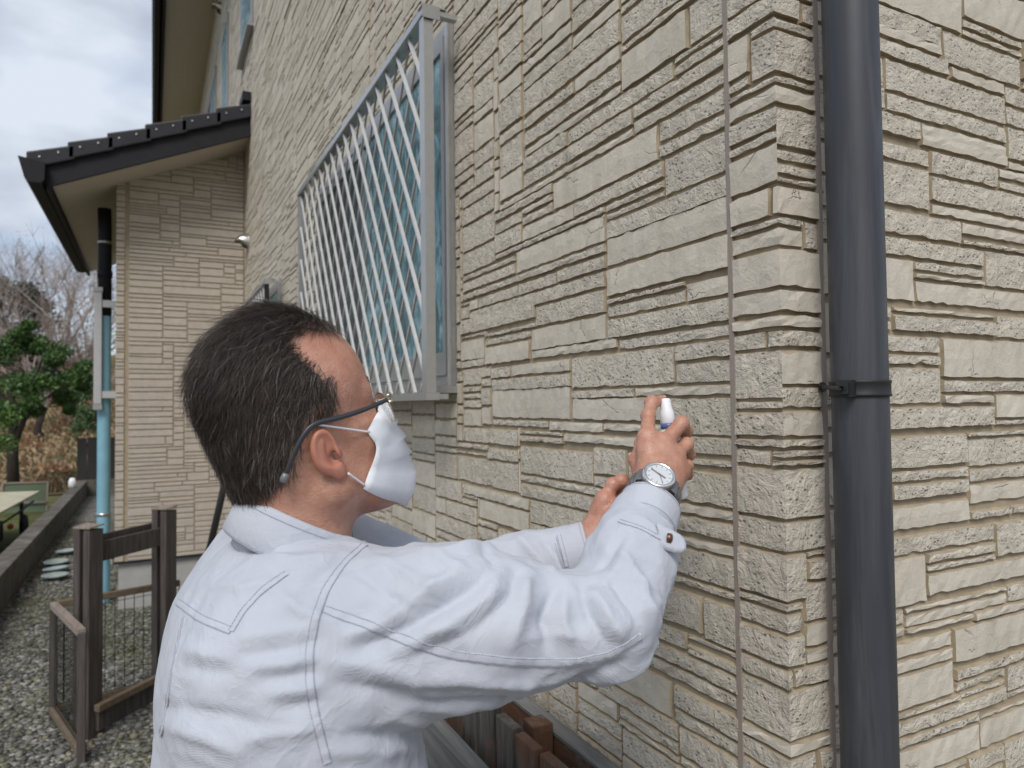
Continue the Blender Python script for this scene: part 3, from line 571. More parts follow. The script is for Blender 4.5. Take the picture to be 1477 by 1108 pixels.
def gbar(nm, a, c, wx, wz, mat=M_GW, parent=None, side=None): b = MB(); b.bar(a, c, wx, wz, side); return b.build(nm, mat, parent or gate, bevel=.003)
for s, h in ((0, 1.06), (gl, 1.08)):
    gbar('post', P(s, -.022, 0), P(s, -.022, h), .040, .088, side=tuple(ax)); gbar('post', P(s, .040, 0), P(s, .040, h + .01), .040, .088, side=tuple(ax))
    b = MB(); b.bar(P(s - .046, .01, h + .012), P(s + .046, .01, h + .02), .11, .008); b.build('post_cap', M_PW, gate)
gbar('top_rail', P(.03, .0085, .93), P(gl - .03, .0085, .93), .020, .105, side=(0, 0, 1)); gbar('top_rail', P(.03, .072, .965), P(gl - .03, .072, .965), .018, .085, side=(0, 0, 1))
gbar('bottom_rail', P(.0, -.053, .09), P(gl + .04, -.053, .09), .02, .12, side=(0, 0, 1))
pen = empty('wire_pen', tuple(p1 + nx * .3), 'low wire mesh pen with tan lumber rails behind the gate posts', 'pen')
A = (-1.045, 3.27, 0); Bq = (-1.225, 3.9, 0); Cq = (-.60, 4.09, 0)
hh = .62
def up(p, z): return (p[0], p[1], GZ + z)
for nm, a, c, z, mt in (('back_rail', Bq, Cq, hh, M_OW), ('back_rail', Bq, Cq, .06, M_OW), ('side_rail', A, Bq, hh, M_PW), ('side_rail', A, Bq, .06, M_OW), ('front_rail', P(-.03, -.08, 0), P(gl + .03, -.08, 0), .16, M_OW)):
    gbar(nm, up(a, z), up(c, z), .035, .035, mt, pen)
for q in (A, Bq): gbar('pen_post', up(q, 0), up(q, hh), .035, .035, M_GW, pen)
M_WIRE = plain('black_wire', (.02, .02, .018), .6)
def mesh_panel(a, c, z0, z1, sx, sz):
    a, c = np.array(a), np.array(c); L = np.linalg.norm((c - a)[:2]); b = MB(); n = int(L / sx)
    for k in range(n + 1):
        q = a + (c - a) * k / n; b.tube([(q[0], q[1], GZ + z0), (q[0], q[1], GZ + z1)], .0022, 4)
    z = z0
    while z <= z1: b.tube([(a[0], a[1], GZ + z), (c[0], c[1], GZ + z)], .0018, 4); z += sz
    b.build('wire_mesh', M_WIRE, pen)
mesh_panel(Bq, Cq, .08, hh, .05, .1); mesh_panel(A, Bq, .08, hh, .04, .1); 

# ---- weathered slatted wooden fence under the man's arm, close to the stone wall ------------------------
M_FW = wood('weathered_red_stained_slat', (.045, .04, .035), (.15, .135, .12), (50, 50, 5), (.15, .075, .042)); M_FR = wood('red_stained_rail', (.085, .045, .028), (.16, .085, .05), (40, 4, 40), (.17, .16, .155))
M_FG = wood('grey_plank', (.10, .10, .095), (.22, .22, .21), (40, 4, 40))
fence = empty('slatted_wooden_fence', (-.15, .55, GZ), 'weathered slatted wooden fence with flaking red stain beside the stone wall', 'fence')
for k in range(16):
    y0 = -.14 + k * .084; lean = random.uniform(-.006, .006); b = MB(); h = .935 + random.uniform(-.012, .012)
    b.bar((-.145, y0, GZ), (-.150 + lean, y0 + lean, h), .020, .070, (0, 1, 0)); b.build('slat', M_FW, fence, bevel=.003)
b = MB(); b.bar((-.052, -.10, .80), (-.052, 1.2, .80), .03, .20, (0, 0, 1)); b.build('rail', M_FR, fence, bevel=.004)
b = MB(); b.bar((-.052, -.10, .904), (-.052, 1.2, .904), .034, .006, (0, 0, 1)); b.build('rail_top', M_FG, fence)
for z in (.12, .5): b = MB(); b.bar((-.124, -.08, z), (-.124, 1.15, z), .018, .08, (0, 0, 1)); b.build('cross_rail', M_FG, fence)
for y in (-.06, .50, 1.1): b = MB(); b.box((-.112, y, GZ), (-.070, y + .045, .925)); b.build('post', M_FR, fence, bevel=.003)
b = MB(); b.bar((-.205, -.2, .80), (-.205, 1.2, .805), .028, .11, (0, 0, 1)); b.build('grey_plank', M_FG, fence, bevel=.003)
# ================================================================== THE MAN
# implicit surfaces: distance functions on numpy arrays, meshed by surface nets
def ell(p, c, r, R=None):
    q = p - np.array(c)
    if R is not None: q = q @ R
    r = np.array(r); k0 = np.linalg.norm(q / r, axis=-1); k1 = np.linalg.norm(q / (r * r), axis=-1) + 1e-9
    return k0 * (k0 - 1) / k1
def cone(p, a, b, ra, rb):
    a, b = np.array(a, float), np.array(b, float); d = b - a; t = np.clip(((p - a) @ d) / (d @ d), 0, 1)
    return np.linalg.norm(p - a - t[..., None] * d, axis=-1) - (ra + (rb - ra) * t)
def smin(a, b, k): h = np.clip(.5 + .5 * (b - a) / k, 0, 1); return b + (a - b) * h - k * h * (1 - h)
def smax(a, b, k): return -smin(-a, -b, k)
def nets(fn, lo, hi, h):
    lo, hi = np.array(lo, float), np.array(hi, float); n = np.ceil((hi - lo) / h).astype(int) + 1
    xs = [lo[i] + h * np.arange(n[i]) for i in range(3)]; D = np.empty(n, np.float32)
    Yg, Zg = np.meshgrid(xs[1], xs[2], indexing='ij')
    for i0 in range(0, n[0], 12):
        xx = xs[0][i0:i0 + 12]; p = np.stack([np.broadcast_to(xx[:, None, None], (len(xx),) + Yg.shape), np.broadcast_to(Yg, (len(xx),) + Yg.shape), np.broadcast_to(Zg, (len(xx),) + Yg.shape)], -1)
        D[i0:i0 + 12] = fn(p)
    S = D < 0; c = tuple(m - 1 for m in n); cnt = np.zeros(c, np.int8)
    corners = [(i, j, k) for i in (0, 1) for j in (0, 1) for k in (0, 1)]
    sl = lambda o: tuple(slice(o[a], n[a] - 1 + o[a]) for a in range(3))
    for o in corners: cnt += S[sl(o)]
    act = (cnt > 0) & (cnt < 8); ids = -np.ones(c, np.int64); I = np.argwhere(act); ids[act] = np.arange(len(I))
    acc = np.zeros((len(I), 3)); num = np.zeros(len(I))
    for o in corners:
        for a in range(3):
            if o[a]: continue
            o2 = list(o); o2[a] = 1; d0 = D[tuple((I + o).T)]; d1 = D[tuple((I + o2).T)]; x = (d0 < 0) != (d1 < 0)
            t = np.where(x, d0 / np.where(x, d0 - d1, 1), 0); q = np.tile(np.array(o, float), (len(I), 1)); q[:, a] = t
            acc += q * x[:, None]; num += x
    V = lo + (I + acc / num[:, None]) * h; F = []
    for a in range(3):
        b, e = (a + 1) % 3, (a + 2) % 3; s0 = [slice(None)] * 3; s1 = [slice(None)] * 3
        s0[a] = slice(0, -1); s1[a] = slice(1, None); X = S[tuple(s0)] != S[tuple(s1)]
        E = np.argwhere(X); E = E[(E[:, b] > 0) & (E[:, e] > 0) & (E[:, b] < n[b] - 1) & (E[:, e] < n[e] - 1)]
        if not len(E): continue
        q = []
        for db, de in ((-1, -1), (0, -1), (0, 0), (-1, 0)):
            G = E.copy(); G[:, b] += db; G[:, e] += de; q.append(ids[tuple(G.T)])
        q = np.stack(q, 1); flip = ~S[tuple(E.T)]; q[flip] = q[flip][:, ::-1]; F.append(q)
    return V, np.concatenate(F)
def relax(V, F, it=3, lam=.5):
    E = np.unique(np.sort(np.concatenate([F[:, [0, 1]], F[:, [1, 2]], F[:, [2, 3]], F[:, [3, 0]]]), 1), axis=0)
    deg = np.bincount(E.ravel(), minlength=len(V))[:, None]
    for _ in range(it):
        s = np.zeros_like(V)
        for k in range(3): s[:, k] = np.bincount(E[:, 0], V[E[:, 1], k], len(V)) + np.bincount(E[:, 1], V[E[:, 0], k], len(V))
        V = V + lam * (s / np.maximum(deg, 1) - V)
    return V
def normals(V, F):
    fn = np.cross(V[F[:, 2]] - V[F[:, 0]], V[F[:, 3]] - V[F[:, 1]]); N = np.zeros_like(V)
    for k in range(4):
        for a in range(3): N[:, a] += np.bincount(F[:, k], fn[:, a], len(V))
    return N / (np.linalg.norm(N, axis=1, keepdims=True) + 1e-12)
def nmesh(name, V, F, mats, parent=None, midx=None):
    me = bpy.data.meshes.new(name); c = np.zeros(3); me.from_pydata(V.tolist(), [], [tuple(int(i) for i in f) for f in F])
    for q in (mats if isinstance(mats, list) else [mats]): me.materials.append(q)
    if midx is not None: me.polygons.foreach_set('material_index', np.asarray(midx, np.int32))
    me.shade_smooth(); me.update(); return link(name, me, parent)

# ---- materials
def skin_mat():
    t = NT('skin', .42, .5); n = t.noise(22, 5, .6); n2 = t.noise(90, 4, .6)
    c = t.ramp(n, [(.28, (.37, .18, .118)), (.5, (.46, .245, .17)), (.75, (.54, .31, .225))]); c = t.mix(t.ramp(n2, [(.45, 0.), (.72, .4)]), c, (.33, .10, .065)); c = t.mix(t.ramp(t.noise(9, 3, .6), [(.5, 0.), (.75, .45)]), c, (.46, .16, .11)); c = t.mix(t.ramp(t.voro(95, 'F1'), [(.06, .45), (.12, 0.)]), c, (.20, .08, .05)); t.col(c)
    t.set(Subsurface_Weight=.18, Subsurface_Scale=.006); t.b.inputs['Subsurface Radius'].default_value = (1, .35, .2)
    wr = t.voro(420, 'F1'); t.bump(t.math('ADD', t.math('MULTIPLY', wr, .5), t.noise(130, 5, .7)), .38, .0020); return t.m
M_SKIN = skin_mat()
tE = NT('reddish_ear_skin', .45, .5); tE.col(tE.ramp(tE.noise(40, 4, .6), [(.3, (.38, .145, .095)), (.7, (.47, .21, .145))])); tE.set(Subsurface_Weight=.3, Subsurface_Scale=.006); M_EAR = tE.m
M_SCALP = plain('scalp_under_hair', (.022, .017, .014), .8, .2, 60, .2)
tS = NT('pale_blue_grey_work_shirt', .8, .2); pv = tS.P()
wv = tS.n.new('ShaderNodeTexWave'); wv.inputs['Scale'].default_value = 330; wv.bands_direction = 'DIAGONAL'; tS.t.links.new(pv, wv.inputs['Vector'])
sc0 = tS.ramp(tS.noise(5, 4, .6), [(.3, (.45, .475, .535)), (.7, (.505, .53, .59))]); sp = tS.voro(26, 'F1', None); spot = tS.ramp(sp, [(.035, 1.), (.06, 0.)]); spot = tS.math('MULTIPLY', spot, tS.ramp(tS.noise(7, 2, .5), [(.60, 0.), (.64, .5)]))
tS.col(tS.mix(spot, sc0, (.20, .19, .20))); hb = tS.math('ADD', tS.math('MULTIPLY', wv.outputs['Fac'], .06), tS.math('MULTIPLY', tS.noise(24, 5, .55, None, 1.0), .9)); cz = tS.noise(17, 3, .5, None, 1.6); cz = tS.math('POWER', tS.math('SUBTRACT', 1.0, tS.math('MULTIPLY', tS.math('ABSOLUTE', tS.math('SUBTRACT', cz, .5)), 5.0), True), 3.0); hb = tS.math('ADD', hb, tS.math('MULTIPLY', cz, .22)); tS.bump(hb, .55, .004); tS.set(Sheen_Weight=.15); M_SHIRT = tS.m
M_THREAD = plain('blue_grey_stitching', (.31, .32, .38), .8, .1, 50, 0)
M_TROU = plain('lavender_grey_trousers', (.36, .36, .44), .85, .1, 20, .2)
M_SHOE = plain('dark_work_shoe', (.04, .04, .042), .6)
M_MASK = plain('white_nonwoven_mask', (.80, .82, .86), .8, .03, 60, .15, 0, .2)
M_GLS = NT('clear_spectacle_lens', .03, .5).col((1, 1, 1)).set(Transmission_Weight=1.0, IOR=1.1).m
M_ACET = plain('dark_grey_acetate', (.035, .037, .042), .28, .1, 30, .02); M_CLEAR = plain('frosted_temple_tip', (.16, .17, .18), .25, .1, 30, .02); M_GOLD = plain('pale_gold_metal', (.62, .55, .42), .25, .05, 30, .02, .95)

FEET = (-.60, .16, GZ)
man = empty('person', FEET, 'person in pale blue-grey work shirt, white mask and glasses pressing a spray bottle', 'person')
# ---- head frame: forward, left, up
HO = at(446, 640, .80); tilt, turn = math.radians(26), math.radians(33)
_fh = RT * math.cos(turn) + FW * math.sin(turn); HF = _fh * math.cos(tilt) + UP * math.sin(tilt); HU = UP * math.cos(tilt) - _fh * math.sin(tilt); HL = np.cross(HU, HF)
HM = np.stack([HF, HL, HU], 1)                                          # columns: local axes
def hw(p):
    p = np.array(p, float); p[..., 0] = np.where(p[..., 0] > 0, p[..., 0] * .85, p[..., 0]); return p @ HM.T + HO
def hl(p):
    q = (np.asarray(p, float) - HO) @ HM; q[..., 0] = np.where(q[..., 0] > 0, q[..., 0] / .85, q[..., 0]); return q
NB = hl(at(428, 800, .785))                                             # base of the neck
def rotY(a): c, s = math.cos(a), math.sin(a); return np.array([[c, 0, -s], [0, 1, 0], [s, 0, c]])
def head_sdf(p):
    q = p.copy(); q[..., 1] = np.abs(q[..., 1]); s = q
    d = ell(p, (.004, 0, .064), (.093, .079, .092)); d = smin(d, ell(p, (.050, 0, .060), (.052, .063, .058)), .03)
    d = smin(d, ell(p, (-.040, 0, .02), (.050, .066, .062)), .03)
    d = smin(d, ell(p, (.042, 0, -.030), (.056, .060, .078)), .03); d = smin(d, cone(s, (.002, .052, -.045), (.070, .016, -.088), .018, .019), .028)
    d = smin(d, ell(p, (.078, 0, -.090), (.022, .022, .018)), .015); d = smin(d, ell(s, (.060, .038, -.012), (.030, .026, .022)), .022)
    d = smin(d, cone(s, (.094, 0, .031), (.080, .042, .032), .010, .010), .016)
    d = smax(d, -ell(s, (.103, .033, .008), (.020, .020, .013)), .012); d = smin(d, ell(s, (.077, .032, .007), (.0135, .016, .0125)), .004)
    d = smin(d, cone(p, (.096, 0, .020), (.107, 0, -.016), .008, .0105), .010); d = smin(d, ell(s, (.099, .012, -.020), (.010, .008, .008)), .006)
    d = smin(d, ell(p, (.095, 0, -.052), (.011, .024, .006)), .006); d = smin(d, ell(p, (.093, 0, -.062), (.011, .021, .006)), .005)
    d = smin(d, cone(p, (-.030, 0, -.02), NB, .059, .061), .035); d = smin(d, cone(s, (-.012, .060, -.045), NB + np.array([.045, .0, .0]), .014, .012), .02)
    R = rotY(-.20); ec = np.array((-.004, .080, -.001)); sk = s.copy(); sk[..., 0] -= (sk[..., 1] - .072) * -.45
    e = ell(sk, ec + (0, .001, .002), (.0155, .0085, .0250), R); e = smin(e, ell(sk, ec + (.004, -.002, -.023), (.0088, .007, .0110), R), .006)
    e = smax(e, -ell(sk, ec + (.0045, .0085, .0060), (.0115, .0085, .0180), R), .0035); e = smax(e, -ell(sk, ec + (.0070, .006, -.008), (.0075, .012, .0085), R), .003)
    e = smin(e, cone(sk, ec + (.001, .0020, .013), ec + (-.006, .0020, -.007), .0028, .0030), .003); e = smin(e, ell(sk, ec + (.0130, .000, -.006), (.0038, .0050, .0065)), .003)
    return smin(d, e, .005)
V, F = nets(head_sdf, (-.128, -.105, min(NB[2], -.16) - .012), (.137, .105, .168), .0020)
V = relax(V, F, 1, .4); HLV = V; NH = normals(V, F); fc = V[F].mean(1)
# hair line on the side of the head, as a polygon in the (forward, up) plane
HP = [hl(at(px, py, .735))[[0, 2]] for px, py in ((545, 478), (520, 474), (495, 472), (470, 474), (444, 478), (418, 484), (424, 499), (452, 521), (478, 537), (490, 548), (489, 576), (478, 590), (466, 604), (452, 601), (437, 614), (426, 640), (416, 668), (402, 694), (372, 716), (330, 735), (250, 735), (240, 380), (545, 380))]
HP = np.array(HP)
def inside(pt, poly):
    x, y = pt[:, 0], pt[:, 1]; r = np.zeros(len(pt), bool); n = len(poly)
    for i in range(n):
        (x0, y0), (x1, y1) = poly[i], poly[(i + 1) % n]
        c = ((y0 > y) != (y1 > y)) & (x < (x1 - x0) * (y - y0) / (y1 - y0 + 1e-12) + x0); r ^= c
    return r
def hairy(p):
    j = np.stack([p[:, 0] + .003 * vnoise(p * 90, 5) + .002 * vnoise(p * 400, 7), p[:, 2] + .003 * vnoise(p * 90, 6) + .002 * vnoise(p * 400, 8)], 1)
    return inside(j, HP) & ~((np.abs(p[:, 1]) < .045) & (p[:, 0] > .088 - .3 * np.maximum(0, np.abs(p[:, 1]) - .01))) & ~((np.abs(p[:, 1]) > .081) & (p[:, 0] > -.028) & (p[:, 2] < .035))
hm = hairy(fc); hd1 = hm & hairy(fc + (.006, 0, -.003)) & hairy(fc + (.004, 0, .006)) & hairy(fc + (-.004, 0, -.007)); hcore = hd1 & hairy(fc + (.013, 0, -.006)) & hairy(fc + (.006, 0, .011)) & hairy(fc + (-.006, 0, -.013)); earm = (np.abs(fc[:, 1]) > .0785) & (fc[:, 0] > -.035) & (fc[:, 0] < .03) & (fc[:, 2] > -.05) & (fc[:, 2] < .05) & ~hm
HV, HFc, HMi = hw(V), F, np.where(hcore, 1, np.where(earm, 2, 0))

# ---- hands: (px, py, distance) of each joint, measured on the photograph
def hand(J, wrist, fore, r, h=.0014):
    w = at(*wrist); fo = at(*fore); fingers = {k: [at(*q) for q in v] for k, v in J.items()}
    pts = np.array([w] + [q for v in fingers.values() for q in v]); lo, hi = pts.min(0) - .024, pts.max(0) + .024
    u = (w - fo) / np.linalg.norm(w - fo); lo = np.minimum(lo, w - u * .05 - .034); hi = np.maximum(hi, w - u * .05 + .034)
    order = [k for k in ('index', 'middle', 'ring', 'little') if k in fingers]
    def fn(p):
        d = cone(p, w - u * .09, w, .029, .0245)
        M = [fingers[k][0] for k in order]
        for i, a in enumerate(M): d = smin(d, cone(p, w + (a - w) * .12, a, .019, .0130), .016)
        for a, b in zip(M, M[1:]): d = smin(d, cone(p, a + (w - a) * .18, b + (w - b) * .18, .0125, .0125), .010)
        d = smin(d, cone(p, w + (M[0] - w) * .3, w + (M[-1] - w) * .5, .017, .016), .015)
        for k, q in fingers.items():
            s = dict(index=1., middle=1.03, ring=.97, little=.84, thumb=1.08)[k] * r; e = None
            for i in range(len(q) - 1):
                ra, rb = (1.06, .90, .84, .80)[min(i, 3)] * s, (.90, .84, .78, .72)[min(i, 3)] * s
                c = cone(p, q[i], q[i + 1], ra, rb); e = c if e is None else smin(e, c, .0035)
            for j in q[1:-1]: e = smin(e, np.linalg.norm(p - j, axis=-1) - s * 1.00, .004)
            d = smin(d, e, .010 if k == 'thumb' else .0055)
        dn = -FW * .8 + UP * .2 - RT * .1
        for a in M: d = smin(d, np.linalg.norm(p - a - dn * .0018, axis=-1) - .0124, .005); d = smin(d, cone(p, w + (a - w) * .35 + dn * .0150, a + (w - a) * .08 + dn * .0092, .0030, .0040), .006)
        return d
    V, F = nets(fn, lo, hi, h); return relax(V, F, 1, .4), F, w, u, fingers
WR = (941, 716, .872); EB = (874, 904, .735)
RH = dict(index=[(934, 632, .914), (935, 600, .944), (940, 581, .963), (953, 578, .975)], middle=[(957, 640, .916), (983, 611, .936), (989, 622, .966), (972, 634, .978)],
          ring=[(973, 657, .918), (990, 641, .938), (993, 655, .966), (975, 664, .976)], little=[(981, 679, .918), (991, 672, .938), (991, 684, .960), (976, 688, .968)],
          thumb=[(926, 692, .895), (918, 664, .930), (926, 640, .958), (940, 624, .975)])
WL = (851, 792, .935); LH = dict(index=[(872, 722, .940), (884, 699, .945), (897, 694, .950), (907, 697, .955)], middle=[(881, 727, .955), (897, 705, .962), (908, 706, .965), (914, 712, .966)],
          ring=[(887, 736, .970), (901, 718, .978), (911, 722, .978), (915, 729, .975)], little=[(889, 748, .982), (902, 734, .988), (910, 739, .985), (912, 746, .98)],
          thumb=[(868, 768, .925), (884, 745, .922), (897, 727, .922), (906, 714, .925)])
RV, RF, RWp, RU, RFing = hand(RH, WR, EB, .0098)
LE = at(645, 865, .955)
_lw = at(*WL); 
LVv, LF, LWp, LU, LFing = hand(LH, WL, (700, 850, .955), .0094)
# ---- the body under the clothes, coarse, in the same mesh
SHR, SHL = at(497, 898, .72), np.array([-.585, .325, 1.34]); ELB = at(*EB); TC = np.array([-.612, .165])
def body_sdf(p):
    d = ell(p, (TC[0], TC[1], 1.06), (.105, .155, .25)); d = smin(d, ell(p, (TC[0], TC[1], .90), (.115, .155, .17)), .06)
    d = smin(d, cone(p, (TC[0], TC[1], 1.22), at(428, 800, .785), .06, .055), .03)
    d = smin(d, cone(p, SHR, ELB, .05, .042), .04); d = smin(d, cone(p, ELB, RWp - RU * .05, .040, .028), .03); d = smin(d, cone(p, SHL, LE, .05, .042), .04); d = smin(d, cone(p, LE, LWp - LU * .05, .040, .028), .03)
    for s in (-1, 1): y = TC[1] + s * .09; d = smin(d, cone(p, (TC[0], y, .85), (TC[0] + .02, y, .42), .085, .058), .03); d = smin(d, cone(p, (TC[0] + .02, y, .42), (TC[0] - .02, y, -.06), .056, .04), .03)
    return d
BV, BF = nets(body_sdf, (-.82, -.12, GZ - .02), (-.12, .55, 1.52), .013)
off = 0; VV, FF, MI = [], [], []
for v, f, mi in ((BV, BF, 0), (HV, HFc, HMi), (RV, RF, 0), (LVv, LF, 0)):
    VV.append(v); FF.append(f + off); MI.append(np.broadcast_to(mi, (len(f),))); off += len(v)
nmesh('body', np.concatenate(VV), np.concatenate(FF), [M_SKIN, M_SCALP, M_EAR], man, np.concatenate(MI))
# finger nails on the visible finger ends
def nail(q, nrm, nm='fingernail'):
    a, t = q[-2], q[-1]; d = (t - a) / np.linalg.norm(t - a); n = nrm - d * (nrm @ d); n /= np.linalg.norm(n); s = np.cross(d, n); b = MB()
    P = [[t + d * (-.002 + .0095 * u) * 1 + n * (.0071 - .0016 * v * v) + s * v * .0052 * (1 - .25 * u * u) for v in np.linspace(-1, 1, 7)] for u in np.linspace(0, 1, 5)]
    b.grid(P); b.build(nm, M_NAIL, man, smooth=True)
M_NAIL = plain('finger_nail', (.50, .27, .20), .25, .05, 60, .02)
nail(RFing['index'], UP + RT * .3); nail(LFing['thumb'], -FW + UP * .3); nail(LFing['index'], UP)

# ---- hair: short strands rooted on the scalp
tH = NT('dark_greying_hair', .42, .5); at_ = tH.n.new('ShaderNodeAttribute'); at_.attribute_name = 'grey'
tH.col(tH.ramp(at_.outputs['Fac'], [(.0, (.022, .017, .014)), (.6, (.075, .058, .048)), (.85, (.15, .125, .108)), (1., (.36, .34, .31))])); M_HAIR = tH.m
hm2 = hm | (hairy(fc + (-.006, 0, .003)) & hairy(fc + (-.012, 0, .006)) & (fc[:, 2] > -.09) & ~earm); hid = np.nonzero(hm2)[0]; area = np.linalg.norm(np.cross(HLV[F[hid, 2]] - HLV[F[hid, 0]], HLV[F[hid, 3]] - HLV[F[hid, 1]]), axis=1); NS = 34000; area *= np.where(hcore[hid], 1., np.where(hd1[hid], .8, np.where(hm[hid], .5, .13)))
pick = RNG.choice(hid, NS, p=area / area.sum()); uv = RNG.random((NS, 2))
root = (HLV[F[pick, 0]] * ((1 - uv[:, :1]) * (1 - uv[:, 1:])) + HLV[F[pick, 1]] * (uv[:, :1] * (1 - uv[:, 1:])) + HLV[F[pick, 2]] * (uv[:, :1] * uv[:, 1:]) + HLV[F[pick, 3]] * ((1 - uv[:, :1]) * uv[:, 1:]))
nrm = NH[F[pick, 0]]; x, y, z = root.T
topness = np.clip((z - .075) / .06, 0, 1); back = np.clip((-x - .02) / .07, 0, 1); nape = np.clip((.01 - z) / .05, 0, 1)
flow = np.stack([-.75 - .2 * topness + .35 * nape, np.sign(y) * (.25 * topness) + 0 * y, -.95 + 1.0 * topness * (1 - back) - .2 * back], 1)
flow += .55 * np.stack([vnoise(root * 38, 1), vnoise(root * 38, 2), vnoise(root * 38, 3)], 1) + .35 * np.stack([vnoise(root * 120, 11), vnoise(root * 120, 12), vnoise(root * 120, 13)], 1) + RNG.normal(0, .26, (NS, 3))
flow -= nrm * (flow * nrm).sum(1, keepdims=True) * .9; flow /= np.linalg.norm(flow, axis=1, keepdims=True)
front = np.clip((x - .0) / .05, 0, 1)
ln = (.020 + .020 * topness + .006 * back * (1 - nape) - .010 * nape) * RNG.uniform(.7, 1.25, NS); edge = ~hm[pick]; ln *= np.where(edge, .5, 1); ln *= np.where((x > .035) & (z < .055), .55, 1)
lift = (.36 + .60 * topness - .28 * nape) * RNG.uniform(.6, 1.3, NS); lift *= np.where((x > .02) & (z < .06), .5, 1)
NSG = 5; ctr = [root]; d = nrm * lift[:, None] + flow; d /= np.linalg.norm(d, axis=1, keepdims=True); pcur = root.copy() - nrm * .001
for k in range(NSG):
    d = d + flow * .22 - nrm * .15 * lift[:, None] + np.array([0, 0, -.05]) + RNG.normal(0, .10, (NS, 3)); d /= np.linalg.norm(d, axis=1, keepdims=True); pcur = pcur + d * (ln / NSG)[:, None]; ctr.append(pcur.copy())
ctr = np.stack(ctr, 1); a = np.cross(d, nrm); a /= np.linalg.norm(a, axis=1, keepdims=True) + 1e-9; bb = np.cross(a, d); wdt = RNG.uniform(.00011, .00022, NS)[:, None, None] * np.array([1.2, 1.1, 1, .85, .6, .12])[None, :, None]
tri = [ctr + a[:, None] * wdt, ctr + (-.5 * a + .866 * bb)[:, None] * wdt, ctr + (-.5 * a - .866 * bb)[:, None] * wdt]; SV = np.stack(tri, 2).reshape(-1, 3)
base = np.arange(NS)[:, None] * (NSG + 1) * 3; SF = []
for k in range(NSG):
    for j in range(3): j2 = (j + 1) % 3; SF.append(np.concatenate([base + k * 3 + j, base + k * 3 + j2, base + (k + 1) * 3 + j2, base + (k + 1) * 3 + j], 1))
SF = np.concatenate(SF); hair = nmesh('hair', hw(SV), SF, M_HAIR, man)
gr = RNG.random(NS) * .75; gr = np.where(RNG.random(NS) < .07 + .09 * (np.abs(y) > .06) * (z < .04), RNG.uniform(.85, 1, NS), gr)
hair.data.attributes.new('grey', 'FLOAT', 'POINT').data.foreach_set('value', np.repeat(gr, (NSG + 1) * 3).astype(np.float32)); hair['kind'] = 'stuff'
for s in (-1, 1):                                                       # eyebrows
    b = MB()
    for k in range(260):
        t = random.random(); p0 = np.array((.0985 - .022 * t * t, s * (.012 + .038 * t), .036 + .005 * math.sin(t * 3) + random.uniform(-.0035, .0035))); dv = np.array((random.uniform(.3, .9), s * .8, random.uniform(-.1, .6))); dv /= np.linalg.norm(dv)
        b.tube([hw(p0), hw(p0 + dv * .005), hw(p0 + dv * .009 + np.array((-.001, 0, -.001)))], [.0005, .00045, .0001], 3)
    b.build('eyebrow', M_SCALP, man, kind='stuff')
    b = MB(); b.lathe([(0, .0), (.0052, .0004), (.0052, .0006)], hw((.0905, s * .032, .007)), HF, 14); b.build('iris', M_SCALP, man)

# ---- white pleated face mask
mask = empty('face_mask', tuple(hw((.09, 0, -.04)))); mask.location = Vector(hw((.09, 0, -.04))) - man.location; mask.parent = man
prof = [(.1075, .010), (.1155, -.008), (.1225, -.024), (.1172, -.0245), (.1245, -.044), (.1187, -.0445), (.1235, -.066), (.1172, -.0665), (.1155, -.092), (.104, -.112), (.080, -.125)]
P = []
for j, v_ in enumerate(np.linspace(-1, 1, 41)):
    row = []
    for i, (px_, pz_) in enumerate(prof):
        t = i / (len(prof) - 1); av = abs(v_); ez = -.004 - .053 * t; ex = .055 - .038 * t ** 1.6 + .010 * math.sin(t * 3.1) ** 2
        wv_ = av ** 2.3; xx = px_ * (1 - wv_) + ex * wv_; zz = pz_ * (1 - av ** 2.4) + ez * av ** 2.4; yy = v_ * (.0675 - .003 * math.cos(t * 6.28))
        xx += .0012 * math.sin(v_ * 9 + i * 1.3); row.append((xx, yy, zz))
    P.append(row)
def push(p, gap):
    p = np.array(p, float); sh = p.shape; p = p.reshape(-1, 3); e = .0015
    for _ in range(4):
        d = head_sdf(p); g = np.stack([head_sdf(p + np.eye(3)[k] * e) - d for k in range(3)], 1); g /= np.linalg.norm(g, axis=1, keepdims=True) + 1e-9; p = p + g * np.maximum(0, gap - d)[:, None]
    return p.reshape(sh)
P = push(P, .0028); P = [[hw(q) for q in row] for row in P]
b = MB(); b.grid(P); mo = b.build('mask_sheet', M_MASK, mask, smooth=True); sm = mo.modifiers.new('thickness', 'SOLIDIFY'); sm.thickness = .0012
for s in (-1, 1):
    for z0, ex, ey, ez in ((-.006, -.004, .083, .031), (-.055, .004, .0815, -.031)):
        A0, A1 = np.array((.056 if z0 > -.05 else .020, s * .069, z0)), np.array((ex, s * ey, ez)); b = MB(); b.tube([hw(q) for q in push([A0 * (1 - t) + A1 * t for t in np.linspace(0, 1, 12)], .0022)], .0012, 6); b.build('ear_loop', M_MASK, mask, smooth=True)

